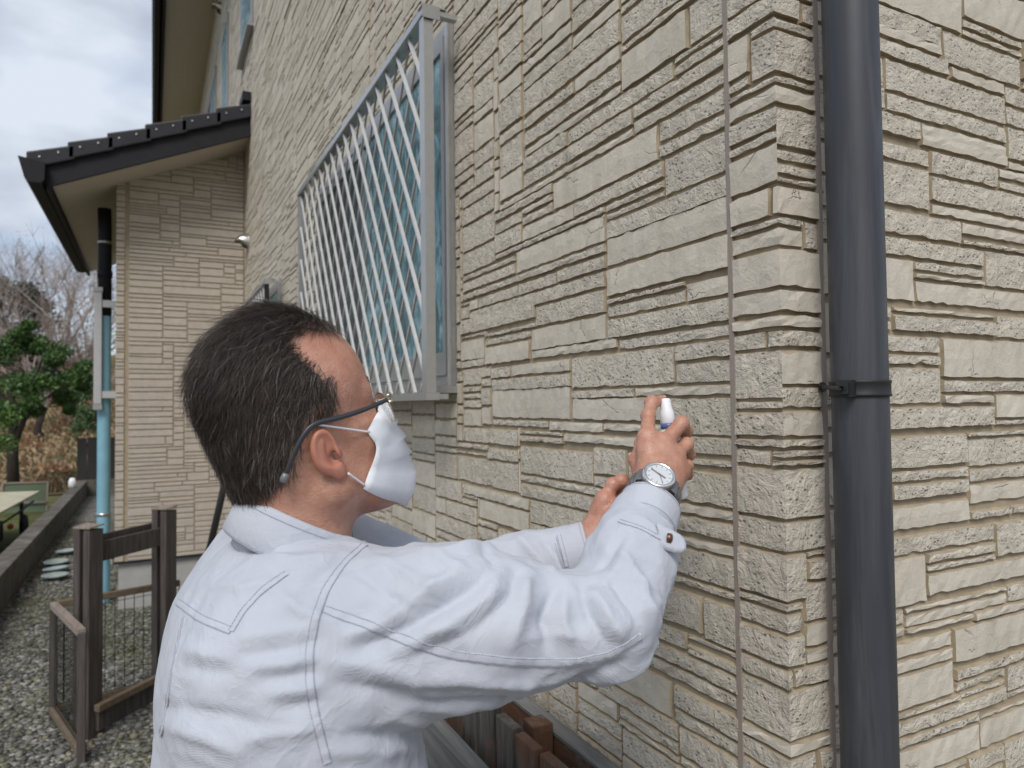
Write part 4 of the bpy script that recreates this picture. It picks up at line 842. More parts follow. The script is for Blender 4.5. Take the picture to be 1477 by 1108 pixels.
# ---- spectacles
gls = empty('glasses', tuple(hw((.1, 0, .012)))); gls.location = Vector(hw((.1, 0, .012))) - man.location; gls.parent = man
for s in (-1, 1):
    hg = np.array((.094, s * .0735, .0175)); b = MB()
    pts = [hg, (.06, s * .080, .0205), (.02, s * .0835, .0270), (-.008, s * .0835, .0345), (-.028, s * .0830, .0240), (-.047, s * .081, .006), (-.056, s * .078, -.003)]
    pp = [np.array(q, float) for q in pts]; fine = []
    for i in range(len(pp) - 1):
        for t in np.linspace(0, 1, 6)[:-1]: fine.append(pp[i] * (1 - t) + pp[i + 1] * t)
    fine.append(pp[-1]); fine = np.array(fine)
    for _ in range(5): fine[1:-1] = (fine[:-2] + fine[1:-1] * 2 + fine[2:]) / 4
    hv = np.linspace(.0036, .0040, len(fine)); hv = .0024 + .0005 * np.sin(np.linspace(0, math.pi, len(fine)))
    G = []
    for i in range(len(fine)):
        dd = fine[min(i + 1, len(fine) - 1)] - fine[max(i - 1, 0)]; dd /= np.linalg.norm(dd); lat = np.array((0, 1., 0)); upv = np.cross(lat, dd); upv /= np.linalg.norm(upv); ring = []
        for k in range(9): a_ = 2 * math.pi * k / 8; ring.append(hw(fine[i] + lat * math.cos(a_) * .0014 + upv * math.sin(a_) * hv[i]))
        G.append(ring)
    b.grid(G); b.add(G[0][:8], [tuple(range(8))]); b.add(G[-1][:8], [tuple(range(8))]); b.build('temple', M_ACET, gls, smooth=True)
    b = MB(); b.lathe([(0, -.006), (.0036, -.005), (.0042, 0), (.0036, .004), (0, .005)], hw(fine[-1]), hw(fine[-1]) - hw(fine[-3]), 12); b.build('temple_tip', M_CLEAR, gls, smooth=True)
    b = MB(); q0 = hg + np.array((.0, 0, 0)); b.tube([hw(q0 + np.array((.0, s * .001, .004))), hw(q0 + np.array((.007, 0, .005))), hw(q0 + np.array((.009, -s * .006, .001))), hw(q0 + np.array((.006, -s * .001, -.004))), hw(q0 + np.array((.0, s * .001, -.003)))], .0016, 6); b.build('hinge', M_GOLD, gls, smooth=True)
    ring = []
    for k in range(33):
        a_ = 2 * math.pi * k / 32; cx, sx = math.cos(a_), math.sin(a_); ly = s * (.036 + .0275 * np.sign(cx) * abs(cx) ** .75); lz = .003 + .0175 * np.sign(sx) * abs(sx) ** .8; ring.append(np.array((.108 - .010 * (abs(ly) / .065) ** 2, ly, lz)))
    b = MB(); b.tube([hw(q) for q in ring], .0011, 6, False); b.build('rim', M_GOLD, gls, smooth=True)
    b = MB(); c_ = np.mean(ring, 0); fr_ = [hw(q) for q in ring[:-1]]; b.add([hw(c_ + (.0015, 0, 0))] + fr_, [(0, 1 + k, 1 + (k + 1) % 32) for k in range(32)]); b.build('lens', M_GLS, gls, smooth=True)
b = MB(); b.tube([hw((.106, -.009, .008)), hw((.1115, 0, .011)), hw((.106, .009, .008))], .0012, 6); b.build('bridge', M_GOLD, gls, smooth=True)
# ---- work shirt --------------------------------------------------------------------------------
CUFR, CUFL = RWp - RU * .020, at(846, 797, .937)
LFu = (LWp - LE) / np.linalg.norm(LWp - LE)
def shirt_sdf(p):
    q = p - np.array((TC[0], TC[1], 0)); z = p[..., 2]
    d = ell(p, (TC[0] + .004, TC[1] + .0, 1.14), (.134, .200, .262)); d = smin(d, ell(p, (TC[0] - .002, TC[1], .93), (.145, .195, .30)), .08)
    d = smin(d, cone(p, (TC[0] - .02, TC[1] - .08, 1.26), (TC[0] - .02, TC[1] + .10, 1.26), .095, .095), .06)
    d = smin(d, cone(p, (TC[0] - .010, TC[1] + .02, 1.27), at(412, 845, .79), .080, .048), .04)
    d = smin(d, cone(p, SHR + np.array((-.01, .02, -.01)), SHR + (ELB - SHR) * .45, .082, .074), .05); d = smin(d, cone(p, SHR + (ELB - SHR) * .4, ELB - RT * .004, .074, .047), .04)
    d = smin(d, cone(p, ELB, ELB + (CUFR - ELB) * .55, .048, .042), .03); d = smin(d, cone(p, ELB + (CUFR - ELB) * .5, CUFR, .045, .0360), .02)
    d = smin(d, cone(p, SHL + np.array((0, -.02, -.01)), LE, .090, .060), .05); d = smin(d, cone(p, LE, LE + (CUFL - LE) * .6, .060, .050), .03); d = smin(d, cone(p, LE + (CUFL - LE) * .55, CUFL, .050, .041), .02)
    # cut cuffs and neck open
    def cut(d, c, u, r0, deep): 
        pl = (p - c) @ u; d = smax(d, pl, .003); rr = np.linalg.norm(p - c - pl[..., None] * u, axis=-1); return np.maximum(d, -np.maximum(rr - r0, -(pl + deep)))
    ur = (CUFR - ELB) / np.linalg.norm(CUFR - ELB); ul = (CUFL - LE) / np.linalg.norm(CUFL - LE)
    near = np.linalg.norm(p - CUFR, axis=-1) < .10; d = np.where(near, smax(d, (p - CUFR) @ ur, .003), d)
    near = np.linalg.norm(p - CUFL, axis=-1) < .10; d = np.where(near, smax(d, (p - CUFL) @ ul, .003), d)
    return np.maximum(d, .80 - z)
SV_, SF_ = nets(shirt_sdf, (-.80, -.20, .785), (-.10, .46, 1.47), .0039)
SV_ = relax(SV_, SF_, 4, .5)
bvh = BVHTree.FromPolygons([tuple(v) for v in SV_], [tuple(int(i) for i in f) for f in SF_])
def on(px, py):                                                         # the measured point on the cloth
    h = bvh.ray_cast(Vector(CAM_POS), Vector(ray(px, py)).normalized()); return np.array(h[0]) if h[0] is not None else None
def trace(line, n=10):
    line = [np.array(q, float) for q in line]; L = []
    for a, b in zip(line, line[1:]):
        for t in np.linspace(0, 1, n)[:-1]: L.append(a + (b - a) * t)
    L.append(line[-1]); L = np.array(L)
    for _ in range(6): L[1:-1] = (L[:-2] + 2 * L[1:-1] + L[2:]) / 4
    return [q for q in (on(*p) for p in L) if q is not None]
N_ = normals(SV_, SF_); disp = np.zeros(len(SV_))
FOLDS = [ # (amplitude mm, width mm, line)
    (-7, 12, [(556, 1003), (640, 1018), (740, 1008), (830, 985), (900, 955)]), (5, 13, [(560, 1035), (660, 1042), (760, 1020)]), (-6, 9, [(500, 1060), (580, 1062), (660, 1048)]), (4, 10, [(540, 975), (640, 985), (760, 985), (850, 968)]),
    (6, 12, [(500, 920), (570, 888), (625, 850), (668, 830)]), (-7, 9, [(520, 935), (590, 905), (650, 868), (690, 843)]), (6, 11, [(560, 945), (640, 905), (700, 865), (722, 826)]), (-5, 8, [(600, 945), (690, 905), (735, 862), (745, 830)]),
    (8, 13, [(735, 925), (752, 880), (758, 828)]), (-9, 9, [(790, 930), (785, 890), (800, 852)]), (5, 10, [(825, 930), (812, 890), (815, 850)]), (-7, 8, [(870, 925), (852, 890), (838, 850)]), (6, 10, [(862, 860), (880, 895), (900, 925)]),
    (-6, 7, [(880, 830), (905, 870), (920, 905)]), (5, 9, [(895, 800), (920, 840), (938, 890)]), (-4, 6, [(900, 775), (882, 805), (860, 822)]), (4, 7, [(905, 790), (890, 820), (872, 838)]),
    (3, 9, [(452, 905), (395, 915), (340, 922)]), (-3, 7, [(456, 925), (405, 940), (350, 945)]), (4, 9, [(458, 948), (415, 958), (365, 962)]), (-4, 7, [(456, 968), (420, 976), (380, 980)]), (4, 8, [(460, 990), (425, 996), (390, 1000)]), (-4, 7, [(462, 1012), (430, 1018), (400, 1022)]),
    (4, 10, [(466, 1045), (420, 1055), (350, 1065)]), (-4, 9, [(240, 1020), (300, 1030), (380, 1045)]), (4, 10, [(232, 1045), (290, 1060), (350, 1085)]), (3, 11, [(268, 935), (300, 945), (330, 950)]), (-3, 10, [(262, 960), (300, 968), (340, 970)]),
    (5, 11, [(480, 900), (430, 880), (395, 850)]), (-3, 9, [(440, 850), (480, 815), (515, 795)]), (4, 10, [(380, 800), (430, 808), (480, 800)]), (-3, 8, [(350, 790), (400, 795), (450, 790)]), (3, 10, [(310, 840), (350, 850), (400, 840)]),
    (6, 12, [(640, 800), (680, 790), (735, 785)]), (-5, 8, [(690, 775), (700, 800), (715, 822)]), (5, 9, [(745, 772), (770, 800), (800, 830)]), (-4, 7, [(780, 775), (800, 800), (812, 825)]), (4, 9, [(600, 790), (640, 812), (680, 830)]),
    (5, 12, [(480, 955), (540, 960), (600, 970)]), (-4, 9, [(478, 985), (530, 992), (600, 1000)]), (4, 11, [(470, 1085), (560, 1085), (640, 1070)]), (-4, 8, [(520, 830), (560, 860), (600, 885)]), (4, 10, [(540, 800), (590, 830), (640, 860)])]
for amp, wid, line in FOLDS:
    T = trace(line, 26)
    if len(T) < 3: continue
    T = np.array(T); best = np.full(len(SV_), 1e9); env = np.zeros(len(SV_)); lo, hi = T.min(0) - .06, T.max(0) + .06; sel = np.nonzero(((SV_ > lo) & (SV_ < hi)).all(1))[0]
    D = np.linalg.norm(SV_[sel][:, None] - T[None], axis=2); k = D.argmin(1); t = k / (len(T) - 1); e = np.sin(np.pi * np.clip(t * .86 + .07, 0, 1)) ** .7
    disp[sel] += amp * .0014 * (1 + (D.min(1) / (wid * .00085)) ** 2) ** -2 * e
ua = (ELB - SHR); La = np.linalg.norm(ua); ua = ua / La; rel = SV_ - SHR; ta = rel @ ua; pr = rel - ta[:, None] * ua; e1a = np.cross(ua, UP); e1a /= np.linalg.norm(e1a); e2a = np.cross(ua, e1a)
ang = np.arctan2(pr @ e2a, pr @ e1a); rad = np.linalg.norm(pr, axis=1); wa = np.clip((.125 - rad) / .03, 0, 1) * np.clip((ta + .02) / .08, 0, 1)
sleeve = 1 - np.abs(vnoise(np.stack([ta * 26 + np.cos(ang) * 1.1, np.cos(ang) * 2.2 - ta * 7, np.sin(ang) * 2.2], 1), 21)) * 2; disp += .0036 * wa * sleeve
wt_ = np.clip((1.22 - SV_[:, 2]) / .2, 0, 1) * (1 - wa); disp += .0030 * wt_ * (1 - 2 * np.abs(vnoise(np.stack([SV_[:, 0] * 9 + SV_[:, 2] * 6, SV_[:, 1] * 9, SV_[:, 2] * 30], 1), 22)))
ub = (CUFR - ELB); Lb = np.linalg.norm(ub); ub = ub / Lb; tb2 = (SV_ - ELB) @ ub; rb2 = np.linalg.norm(SV_ - ELB - tb2[:, None] * ub, axis=1); wb = np.clip((.085 - rb2) / .02, 0, 1) * np.clip((tb2 + .02) / .05, 0, 1)
disp += .0028 * wb * (1 - 2 * np.abs(vnoise(SV_ @ np.stack([RT * 14, FW * 14, UP * 34 + RT * 18], 1), 23)))
disp += .0022 * vnoise(SV_ * 22, 9) + .0014 * (1 - 2 * np.abs(vnoise(SV_ * 48, 10)))
SV2 = SV_ + N_ * disp[:, None]; SV2 = relax(SV2, SF_, 1, .35)
shirt = nmesh('shirt', SV2, SF_, M_SHIRT, man)
bvh = BVHTree.FromPolygons([tuple(v) for v in SV2], [tuple(int(i) for i in f) for f in SF_]); 
def onn(px, py):
    h = bvh.ray_cast(Vector(CAM_POS), Vector(ray(px, py)).normalized()); return (np.array(h[0]), np.array(h[1])) if h[0] is not None else None
def strip(line, width, lift=.0011, stitch=True, n=12):
    """a felled seam: raised band of cloth with a row of stitches along each edge"""
    line = [np.array(q, float) for q in line]; L = []
    for a, b in zip(line, line[1:]):
        for t in np.linspace(0, 1, n)[:-1]: L.append(a + (b - a) * t)
    L.append(line[-1]); L = np.array(L)
    for _ in range(8): L[1:-1] = (L[:-2] + 2 * L[1:-1] + L[2:]) / 4
    H = [h for h in (onn(*p) for p in L) if h]
    C = [H[0]]
    for h in H[1:]:
        if np.linalg.norm(h[0] - C[-1][0]) < .04: C.append(h)
    H = C
    if len(H) < 4: return
    A, B = [], []
    for i, (p, nn_) in enumerate(H):
        d = H[min(i + 1, len(H) - 1)][0] - H[max(i - 1, 0)][0]; d /= np.linalg.norm(d) + 1e-9; s = np.cross(d, nn_); s /= np.linalg.norm(s) + 1e-9; row = []
        for v_, lf in ((-1, -.0008), (-.92, .7), (-.5, 1.), (0, .85), (.5, 1.), (.92, .7), (1, -.0008)):
            q = p + s * v_ * width / 2; r = bvh.find_nearest(Vector(q)); row.append(np.array(r[0]) + np.array(r[1]) * lift * lf * (1 + .5 * math.sin(i * 2.3)))
        A.append(row)
    b = MB(); b.grid(A); b.build('seam', M_SHIRT, shirt, smooth=True)
    if stitch:
        b = MB(); A = np.array(A)
        for j in (1, 5):
            t = 0.; cum = np.concatenate([[0], np.cumsum(np.linalg.norm(np.diff(A[:, j], axis=0), axis=1))])
            while t + .0022 < cum[-1]:
                P_ = [np.array([np.interp(u, cum, A[:, j, k]) for k in range(3)]) for u in (t, t + .0022)]; nn_ = H[min(len(H) - 1, int(np.interp(t, cum, range(len(cum)))))][1]
                b.bar(P_[0] + nn_ * .0004, P_[1] + nn_ * .0004, .00050, .00045, nn_); t += .0031
        if b.f: b.build('stitching', M_THREAD, shirt, kind='stuff')
strip([(526, 786), (494, 815), (470, 850), (455, 890), (446, 940), (447, 990), (456, 1040), (472, 1100)], .0078)      # armhole
strip([(468, 880), (540, 905), (600, 930), (660, 946), (740, 955), (820, 957), (880, 946), (925, 918)], .0085)            # sleeve
strip([(256, 868), (290, 893), (334, 910)], .0070); strip([(334, 911), (352, 880), (380, 850), (415, 826)], .0065)       # yoke
strip([(266, 890), (250, 960), (238, 1040), (232, 1060)], .0045)
strip([(893, 752), (925, 762), (955, 778), (960, 786)], .0050); strip([(806, 772), (815, 805), (822, 840)], .0055)
for c_, e_, r0_ in ((CUFR, ELB, .0385), (CUFL, LE, .0425)):             # cuff bands
    u_ = (c_ - e_) / np.linalg.norm(c_ - e_); s1 = np.cross(u_, UP); s1 /= np.linalg.norm(s1); s2 = np.cross(u_, s1); P = []
    for k in range(49):
        a_ = 2 * math.pi * k / 48; P.append([c_ + u_ * h_ + (s1 * math.cos(a_) + s2 * math.sin(a_) * .95) * (r0_ + dr + .0012 * math.sin(3 * a_ + h_ * 60)) for h_, dr in ((-.034, -.004), (-.033, .0015), (-.022, .0015), (-.008, .0005), (.006, -.0010), (.0085, -.0022), (.0075, -.0042), (-.004, -.0050))])
    b = MB(); b.grid(P); b.build('cuff', M_SHIRT, shirt, smooth=True)
    for hh_ in (-.029, .004):
        b = MB()
        for k in range(0, 150):
            a_ = 2 * math.pi * k / 150; a2 = a_ + .028; rr = r0_ + (.0022 if hh_ < 0 else .0002) + .0012 * math.sin(3 * a_ + hh_ * 60); q_ = [c_ + u_ * hh_ + (s1 * math.cos(t) + s2 * math.sin(t) * .95) * rr for t in (a_, a2)]; b.bar(q_[0], q_[1], .0005, .00045, q_[0] - c_)
        b.build('stitching', M_THREAD, shirt, kind='stuff')
# cuff and tab with snap button
M_SNAP = plain('antique_copper_snap', (.16, .085, .06), .35, .1, 40, .05, .7)
h = onn(958, 776)
if h:
    p, nn_ = h; b = MB(); q = at(962, 776, (p - CAM_POS) @ FW - .004); dv = -FW * .45 + RT * .85; dv /= np.linalg.norm(dv)
    b.lathe([(0, .0035), (.003, .0033), (.0052, .0022), (.0056, 0), (.0056, -.002)], q + dv * .003, dv, 18); b.build('snap_button', M_SNAP, shirt, smooth=True)
    b = MB(); u_ = UP; P = []
    for i, t in enumerate(np.linspace(0, 1, 8)):
        c = q + RT * (-.012 + .030 * t) + UP * (.004 - .020 * t + .010 * t * t) + dv * (.0015 + .004 * math.sin(t * 3)); wd = .015 * (1 - .55 * t ** 3)
        P.append([c + UP * wd * v_ * .8 + FW * .004 * v_ + dv * .001 * math.cos(v_ * 2) for v_ in (-1, -.5, 0, .5, 1)])
    b.grid(P); o = b.build('cuff_tab', M_SHIRT, shirt, smooth=True); o.modifiers.new('thickness', 'SOLIDIFY').thickness = .0022
# collar: stand and fall around the neck
nb = at(428, 783, .79); ax_ = (HO - at(428, 800, .785)); ax_ = UP * .95 + RT * .22 + FW * .05; ax_ /= np.linalg.norm(ax_)
fx = _fh - ax_ * (_fh @ ax_); fx /= np.linalg.norm(fx); fy = np.cross(ax_, fx); P = []
for i in range(57):
    a_ = math.radians(18 + (360 - 36) * i / 56); c, s_ = math.cos(a_), math.sin(a_); bk = .5 - .5 * c; row = []
    for (rr, hh_) in ((.0700, -.022), (.0700, .006), (.0695, .030), (.0712, .037), (.0745, .0375), (.0770, .033), (.0805, .012), (.0850, -.006 - .010 * (1 - bk)), (.0835, -.0075 - .010 * (1 - bk))):
        rr *= .93; row.append(nb + fx * (c * rr * 1.06 + .002) + fy * s_ * rr * .97 + ax_ * (hh_ + .012 * bk - .022 * (1 - bk)))
    P.append(row)
for r_ in (5, 7):
    b = MB()
    for i in range(0, 56):
        for t in (0., .33, .66):
            q0_, q1_ = [np.array(P[i][r_]) * (1 - u_) + np.array(P[i + 1][r_]) * u_ for u_ in (t, t + .22)]; nn_ = q0_ - nb; nn_ -= ax_ * (nn_ @ ax_); nn_ /= np.linalg.norm(nn_); b.bar(q0_ + nn_ * .0012 + ax_ * (.002 if r_ == 7 else -.003), q1_ + nn_ * .0012 + ax_ * (.002 if r_ == 7 else -.003), .0005, .0005, nn_)
    b.build('stitching', M_THREAD, shirt, kind='stuff')
b = MB(); b.grid(P); o = b.build('collar', M_SHIRT, shirt, smooth=True); o.modifiers.new('thickness', 'SOLIDIFY').thickness = .0016
# trousers and shoes
def trou(p):
    d = ell(p, (TC[0] + .005, TC[1], .86), (.145, .185, .20))
    for s in (-1, 1): y = TC[1] + s * .092; d = smin(d, cone(p, (TC[0] + .01, y, .80), (TC[0] + .03, y, .40), .108, .085), .03); d = smin(d, cone(p, (TC[0] + .03, y, .40), (TC[0] - .01, y, -.06), .085, .072), .03)
    return np.maximum(d + .0025 * vnoise((p * 14).reshape(-1, 3), 4).reshape(p.shape[:-1]), np.maximum(p[..., 2] - .98, -.085 - p[..., 2]))
TV, TF = nets(trou, (-.80, -.10, -.12), (-.38, .45, 1.0), .011); nmesh('trousers', TV, TF, M_TROU, man)
for s in (-1, 1):
    def shoe(p, y=TC[1] + s * .092): d = ell(p, (TC[0] + .05, y, GZ + .038), (.145, .050, .045)); d = smin(d, ell(p, (TC[0] - .01, y, GZ + .06), (.062, .046, .055)), .03); return np.maximum(d, GZ + .002 - p[..., 2])
    QV, QF = nets(shoe, (TC[0] - .12, TC[1] + s * .092 - .07, GZ - .01), (TC[0] + .22, TC[1] + s * .092 + .07, GZ + .14), .008); nmesh('shoe', QV, QF, M_SHOE, man)

# ---- wristwatch ---------------------------------------------------------------------------------
wt = empty('wristwatch', tuple(RWp)); wc = RWp + RU * .004; wt.location = Vector(wc) - man.location; wt.parent = man
wn_ = -FW * .80 + UP * .50 - RT * .05; wn_ -= RU * (wn_ @ RU); wn_ /= np.linalg.norm(wn_); ws = np.cross(RU, wn_)
M_DIAL = plain('silver_watch_dial', (.62, .64, .66), .35, .04, 40, .02, .2); M_WST = plain('brushed_bracelet_steel', (.36, .355, .345), .32, .08, 80, .05, .9); M_BEZ = plain('polished_bezel', (.70, .70, .70), .18, .03, 40, .01, .85)
nl = 22
for k in range(nl):
    a0_ = math.radians(40 + 280 * k / nl); a1_ = math.radians(40 + 280 * (k + .86) / nl); b = MB(); P = []
    for a_ in (a0_, (a0_ + a1_) / 2, a1_):
        e = wn_ * math.cos(a_) * .0285 + ws * math.sin(a_) * .0315; en = e / np.linalg.norm(e); P.append([wc + e + RU * u_ + en * h_ for u_, h_ in ((-.0095, -.0005), (-.0095, .0022), (-.004, .0030), (.004, .0030), (.0095, .0022), (.0095, -.0005))])
    b.grid(P); b.build('bracelet_link', M_WST, wt)
cc_ = wc + wn_ * .0285; 
b = MB(); b.lathe([(.016, -.004), (.0205, -.003), (.0212, .001), (.0208, .006), (.0195, .0075)], cc_, wn_, 40); b.build('watch_case', M_WST, wt, smooth=True)
b = MB(); b.lathe([(.0205, .0065), (.0200, .0092), (.0170, .0102), (.0158, .0086)], cc_, wn_, 40); b.build('bezel', M_BEZ, wt, smooth=True)
b = MB(); b.lathe([(.0, .0084), (.0165, .0083)], cc_, wn_, 40); b.build('dial', M_DIAL, wt)
for k in range(12):
    a_ = 2 * math.pi * k / 12; e = RU * math.cos(a_) + ws * math.sin(a_); b = MB(); b.bar(cc_ + wn_ * .0088 + e * .0118, cc_ + wn_ * .0088 + e * .0148, .0009, .0006, wn_); b.build('hour_marker', M_BEZ, wt)
for L, a_, wd in ((.0085, 1.9, .0016), (.0125, -1.2, .0012), (.0135, 2.6, .0005)):
    e = RU * math.cos(a_) + ws * math.sin(a_); b = MB(); b.bar(cc_ + wn_ * .0094 - e * .002, cc_ + wn_ * .0094 + e * L, wd, .0005, wn_); b.build('watch_hand', M_WST, wt)
for k, a_ in enumerate((-.5, 0, .5)):
    e = -RU * math.cos(a_) + ws * math.sin(a_); e2 = cc_ + e * .0215 + wn_ * .003; b = MB(); b.lathe([(0, .0045), (.0022, .0042), (.0024, 0), (.0014, 0), (.0014, -.003)] if k != 1 else [(0, .006), (.0030, .0055), (.0032, .001), (.0014, 0), (.0014, -.003)], e2, e, 14); b.build('crown_pusher', M_BEZ, wt, smooth=True)
for s in (-1, 1):
    b = MB(); b.bar(cc_ + ws * s * .017 - wn_ * .002, cc_ + ws * s * .0245 - wn_ * .007, .019, .006, wn_); b.build('lug', M_WST, wt, bevel=.001)

# ---- spray bottle in the hand -------------------------------------------------------------------
M_WPL = plain('white_plastic', (.80, .81, .83), .35, .03, 30, .02); M_BLP = plain('blue_collar_plastic', (.10, .14, .32), .35)
bt = at(961, 590, .968); bax = UP * .97 - RT * .10 + FW * .05; bax /= np.linalg.norm(bax)
bot = empty('spray_bottle', tuple(bt - bax * .12), 'small white spray bottle gripped in the raised hand', 'spray bottle')
b = MB(); b.lathe([(.0, -.125), (.0145, -.124), (.016, -.120), (.016, -.045), (.0145, -.034), (.009, -.028), (.0085, -.026)], bt, bax, 28); b.build('bottle_body', M_WPL, bot, smooth=True)
b = MB(); b.lathe([(.0088, -.027), (.0105, -.026), (.0105, -.020), (.009, -.0195)], bt, bax, 24); b.build('collar_ring', M_BLP, bot, smooth=True)
b = MB(); b.lathe([(.0095, -.0195), (.0100, -.018), (.0098, -.004), (.0080, .000), (.0070, .012), (.0055, .0145), (.0, .015)], bt, bax, 28); b.build('nozzle', M_WPL, bot, smooth=True)
nd_ = RT * .75 + FW * .45; nd_ -= bax * (nd_ @ bax); nd_ /= np.linalg.norm(nd_); b = MB(); b.lathe([(.0015, .0062), (.0026, .0070), (.0026, .0082), (.001, .0084), (.0006, .0076)], bt + bax * .006, nd_, 12); b.build('spray_orifice', M_WPL, bot, smooth=True)
# ================================================================== YARD AND HILL BEYOND THE BLOCK WALL
def hillz(x, y):
    t = np.clip((y - 17) / 30, 0, 1); return GZ + .02 + 4.6 * t ** 1.5 + .35 * np.sin(x * .5 + y * .3) * t + .25 * np.sin(y * .9 + x * .2) * t
tHl = NT('dry_grass_slope', .95, .1); hc = tHl.ramp(tHl.noise(1.1, 6, .7), [(.3, (.10, .075, .035)), (.5, (.24, .175, .095)), (.7, (.33, .25, .15))]); hc = tHl.mix(tHl.ramp(tHl.noise(.35, 4, .6), [(.5, 0.), (.62, .7)]), hc, (.07, .085, .03)); tHl.col(hc); tHl.bump(tHl.noise(9, 6, .75), 1., .12)
b = MB(); b.grid([[(x, y, float(hillz(x, y))) for y in np.linspace(15.8, 70, 60)] for x in np.linspace(-45, 14, 50)]); tag(b.build('hillside', tHl.m, smooth=True), kind='structure')
tY = NT('yard_grass', .95, .1); tY.col(tY.ramp(tY.noise(3, 5, .7), [(.3, (.05, .065, .02)), (.55, (.12, .125, .05)), (.75, (.22, .18, .10))])); tY.bump(tY.noise(30, 5, .7), .8, .03)
tag(sheet('neighbour_yard', -30, -2.03, 2, 15.79, GZ - .004, tY.m), kind='structure')
# dry grass tufts
gv, gf, gm = [], [], []; gmats = [plain('dry_straw', (.36, .27, .16), .9, .2, 5, 0), plain('rust_bracken', (.20, .10, .05), .9, .2, 5, 0), plain('olive_weed', (.10, .11, .04), .9, .2, 5, 0)]
for k in range(7000):
    y = random.uniform(16.2, 40); x = -2.2 - (y - 16) * .12 - random.uniform(-1.2, 1) * (1.2 + .12 * (y - 16)) * 1.6; z = float(hillz(x, y)); h = random.uniform(.12, .42); mi = random.choices((0, 1, 2), (6, 2.5, 1.2))[0]
    for j in range(3):
        a = random.random() * 6.28; ux, uy = math.cos(a), math.sin(a); n = len(gv); wd = .012 + .01 * random.random(); l = random.uniform(.2, .8) * h; ox, oy = random.uniform(-.12, .12), random.uniform(-.12, .12)
        gv += [(x + ox - uy * wd, y + oy + ux * wd, z - .02), (x + ox + uy * wd, y + oy - ux * wd, z - .02), (x + ox + ux * l * .5 + uy * wd * .7, y + oy + uy * l * .5 - ux * wd * .7, z + h * .7), (x + ox + ux * l, y + oy + uy * l, z + h * .8)]; gf += [(n, n + 1, n + 2, n + 3)]; gm += [mi]
me = bpy.data.meshes.new('dry_grass'); me.from_pydata(gv, [], gf); [me.materials.append(q) for q in gmats]; me.polygons.foreach_set('material_index', gm); tag(link('dry_grass', me), 'dry straw and bracken covering the hillside behind the yard', 'grass', kind='stuff')
def leaf_cloud(name, mats, parent, clumps, per, size, seed, flat=.8):
    rng = np.random.default_rng(seed); V, Fq, mi = [], [], []; n = 0
    for (c, r) in clumps:
        p = rng.normal(0, 1, (per, 3)); p /= np.linalg.norm(p, axis=1, keepdims=True); p *= (rng.random((per, 1)) ** .45) * r; p[:, 2] *= flat; p += c
        a = rng.normal(0, 1, (per, 3)); a /= np.linalg.norm(a, axis=1, keepdims=True); b_ = np.cross(a, rng.normal(0, 1, (per, 3))); b_ /= np.linalg.norm(b_, axis=1, keepdims=True)
        s = size * rng.uniform(.6, 1.4, (per, 1)); Q = np.stack([p - a * s, p + b_ * s * .45, p + a * s, p - b_ * s * .45], 1).reshape(-1, 3); V.append(Q)
        Fq.append(np.arange(n, n + per * 4).reshape(-1, 4)); n += per * 4; mi += list(rng.choice(len(mats), per, p=np.array([.55, .3, .15])[:len(mats)] / sum([.55, .3, .15][:len(mats)])))
    return nmesh(name, np.concatenate(V), np.concatenate(Fq), mats, parent, mi)
def branchy(b, p, d, L, r, depth, rng, twig=.004, spread=.55, up=.12):
    q = p; n = 3 if depth > 0 else 2; pts = [p]
    for k in range(n): d = d + np.array([rng.gauss(0, .12), rng.gauss(0, .12), rng.gauss(0, .06) + up * .3]); d /= np.linalg.norm(d); q = q + d * L / n; pts.append(q)
    b.tube(pts, list(np.linspace(r, r * .62, n + 1)), 5 if r > .02 else 3, False); ends = [(q, d)]
    if depth == 0: return ends
    out = []
    for k in range(rng.choice((2, 3, 3))):
        s = pts[rng.choice((1, 2, 3, 3))]; nd2 = d + np.array([rng.gauss(0, spread), rng.gauss(0, spread), rng.gauss(up, spread * .6)]); nd2 /= np.linalg.norm(nd2); out += branchy(b, s, nd2, L * rng.uniform(.62, .82), max(r * .58, twig), depth - 1, rng, twig, spread, up)
    out += branchy(b, q, d, L * .72, max(r * .6, twig), depth - 1, rng, twig, spread, up); return out
M_BARK = plain('dark_tree_bark', (.05, .042, .035), .95, .3, 8, .6, 0, .2, .02); M_TWIG = plain('grey_brown_bare_twigs', (.30, .25, .22), .95, .25, 3, 0); M_RUST = [plain('russet_twig_leaf', (.24, .15, .11), .9, .25, 2, 0), plain('brown_twig_leaf', (.20, .15, .11), .9, .25, 2, 0)]
LG = [plain('dark_evergreen_leaf', (.035, .085, .02), .55, .3, 4, 0), plain('mid_evergreen_leaf', (.07, .145, .03), .55, .3, 4, 0), plain('light_evergreen_leaf', (.12, .21, .045), .55, .3, 4, 0)]
LO = [plain('dusky_conifer_leaf', (.04, .05, .028), .7, .3, 2, 0), plain('olive_conifer_leaf', (.07, .07, .038), .7, .3, 2, 0)]
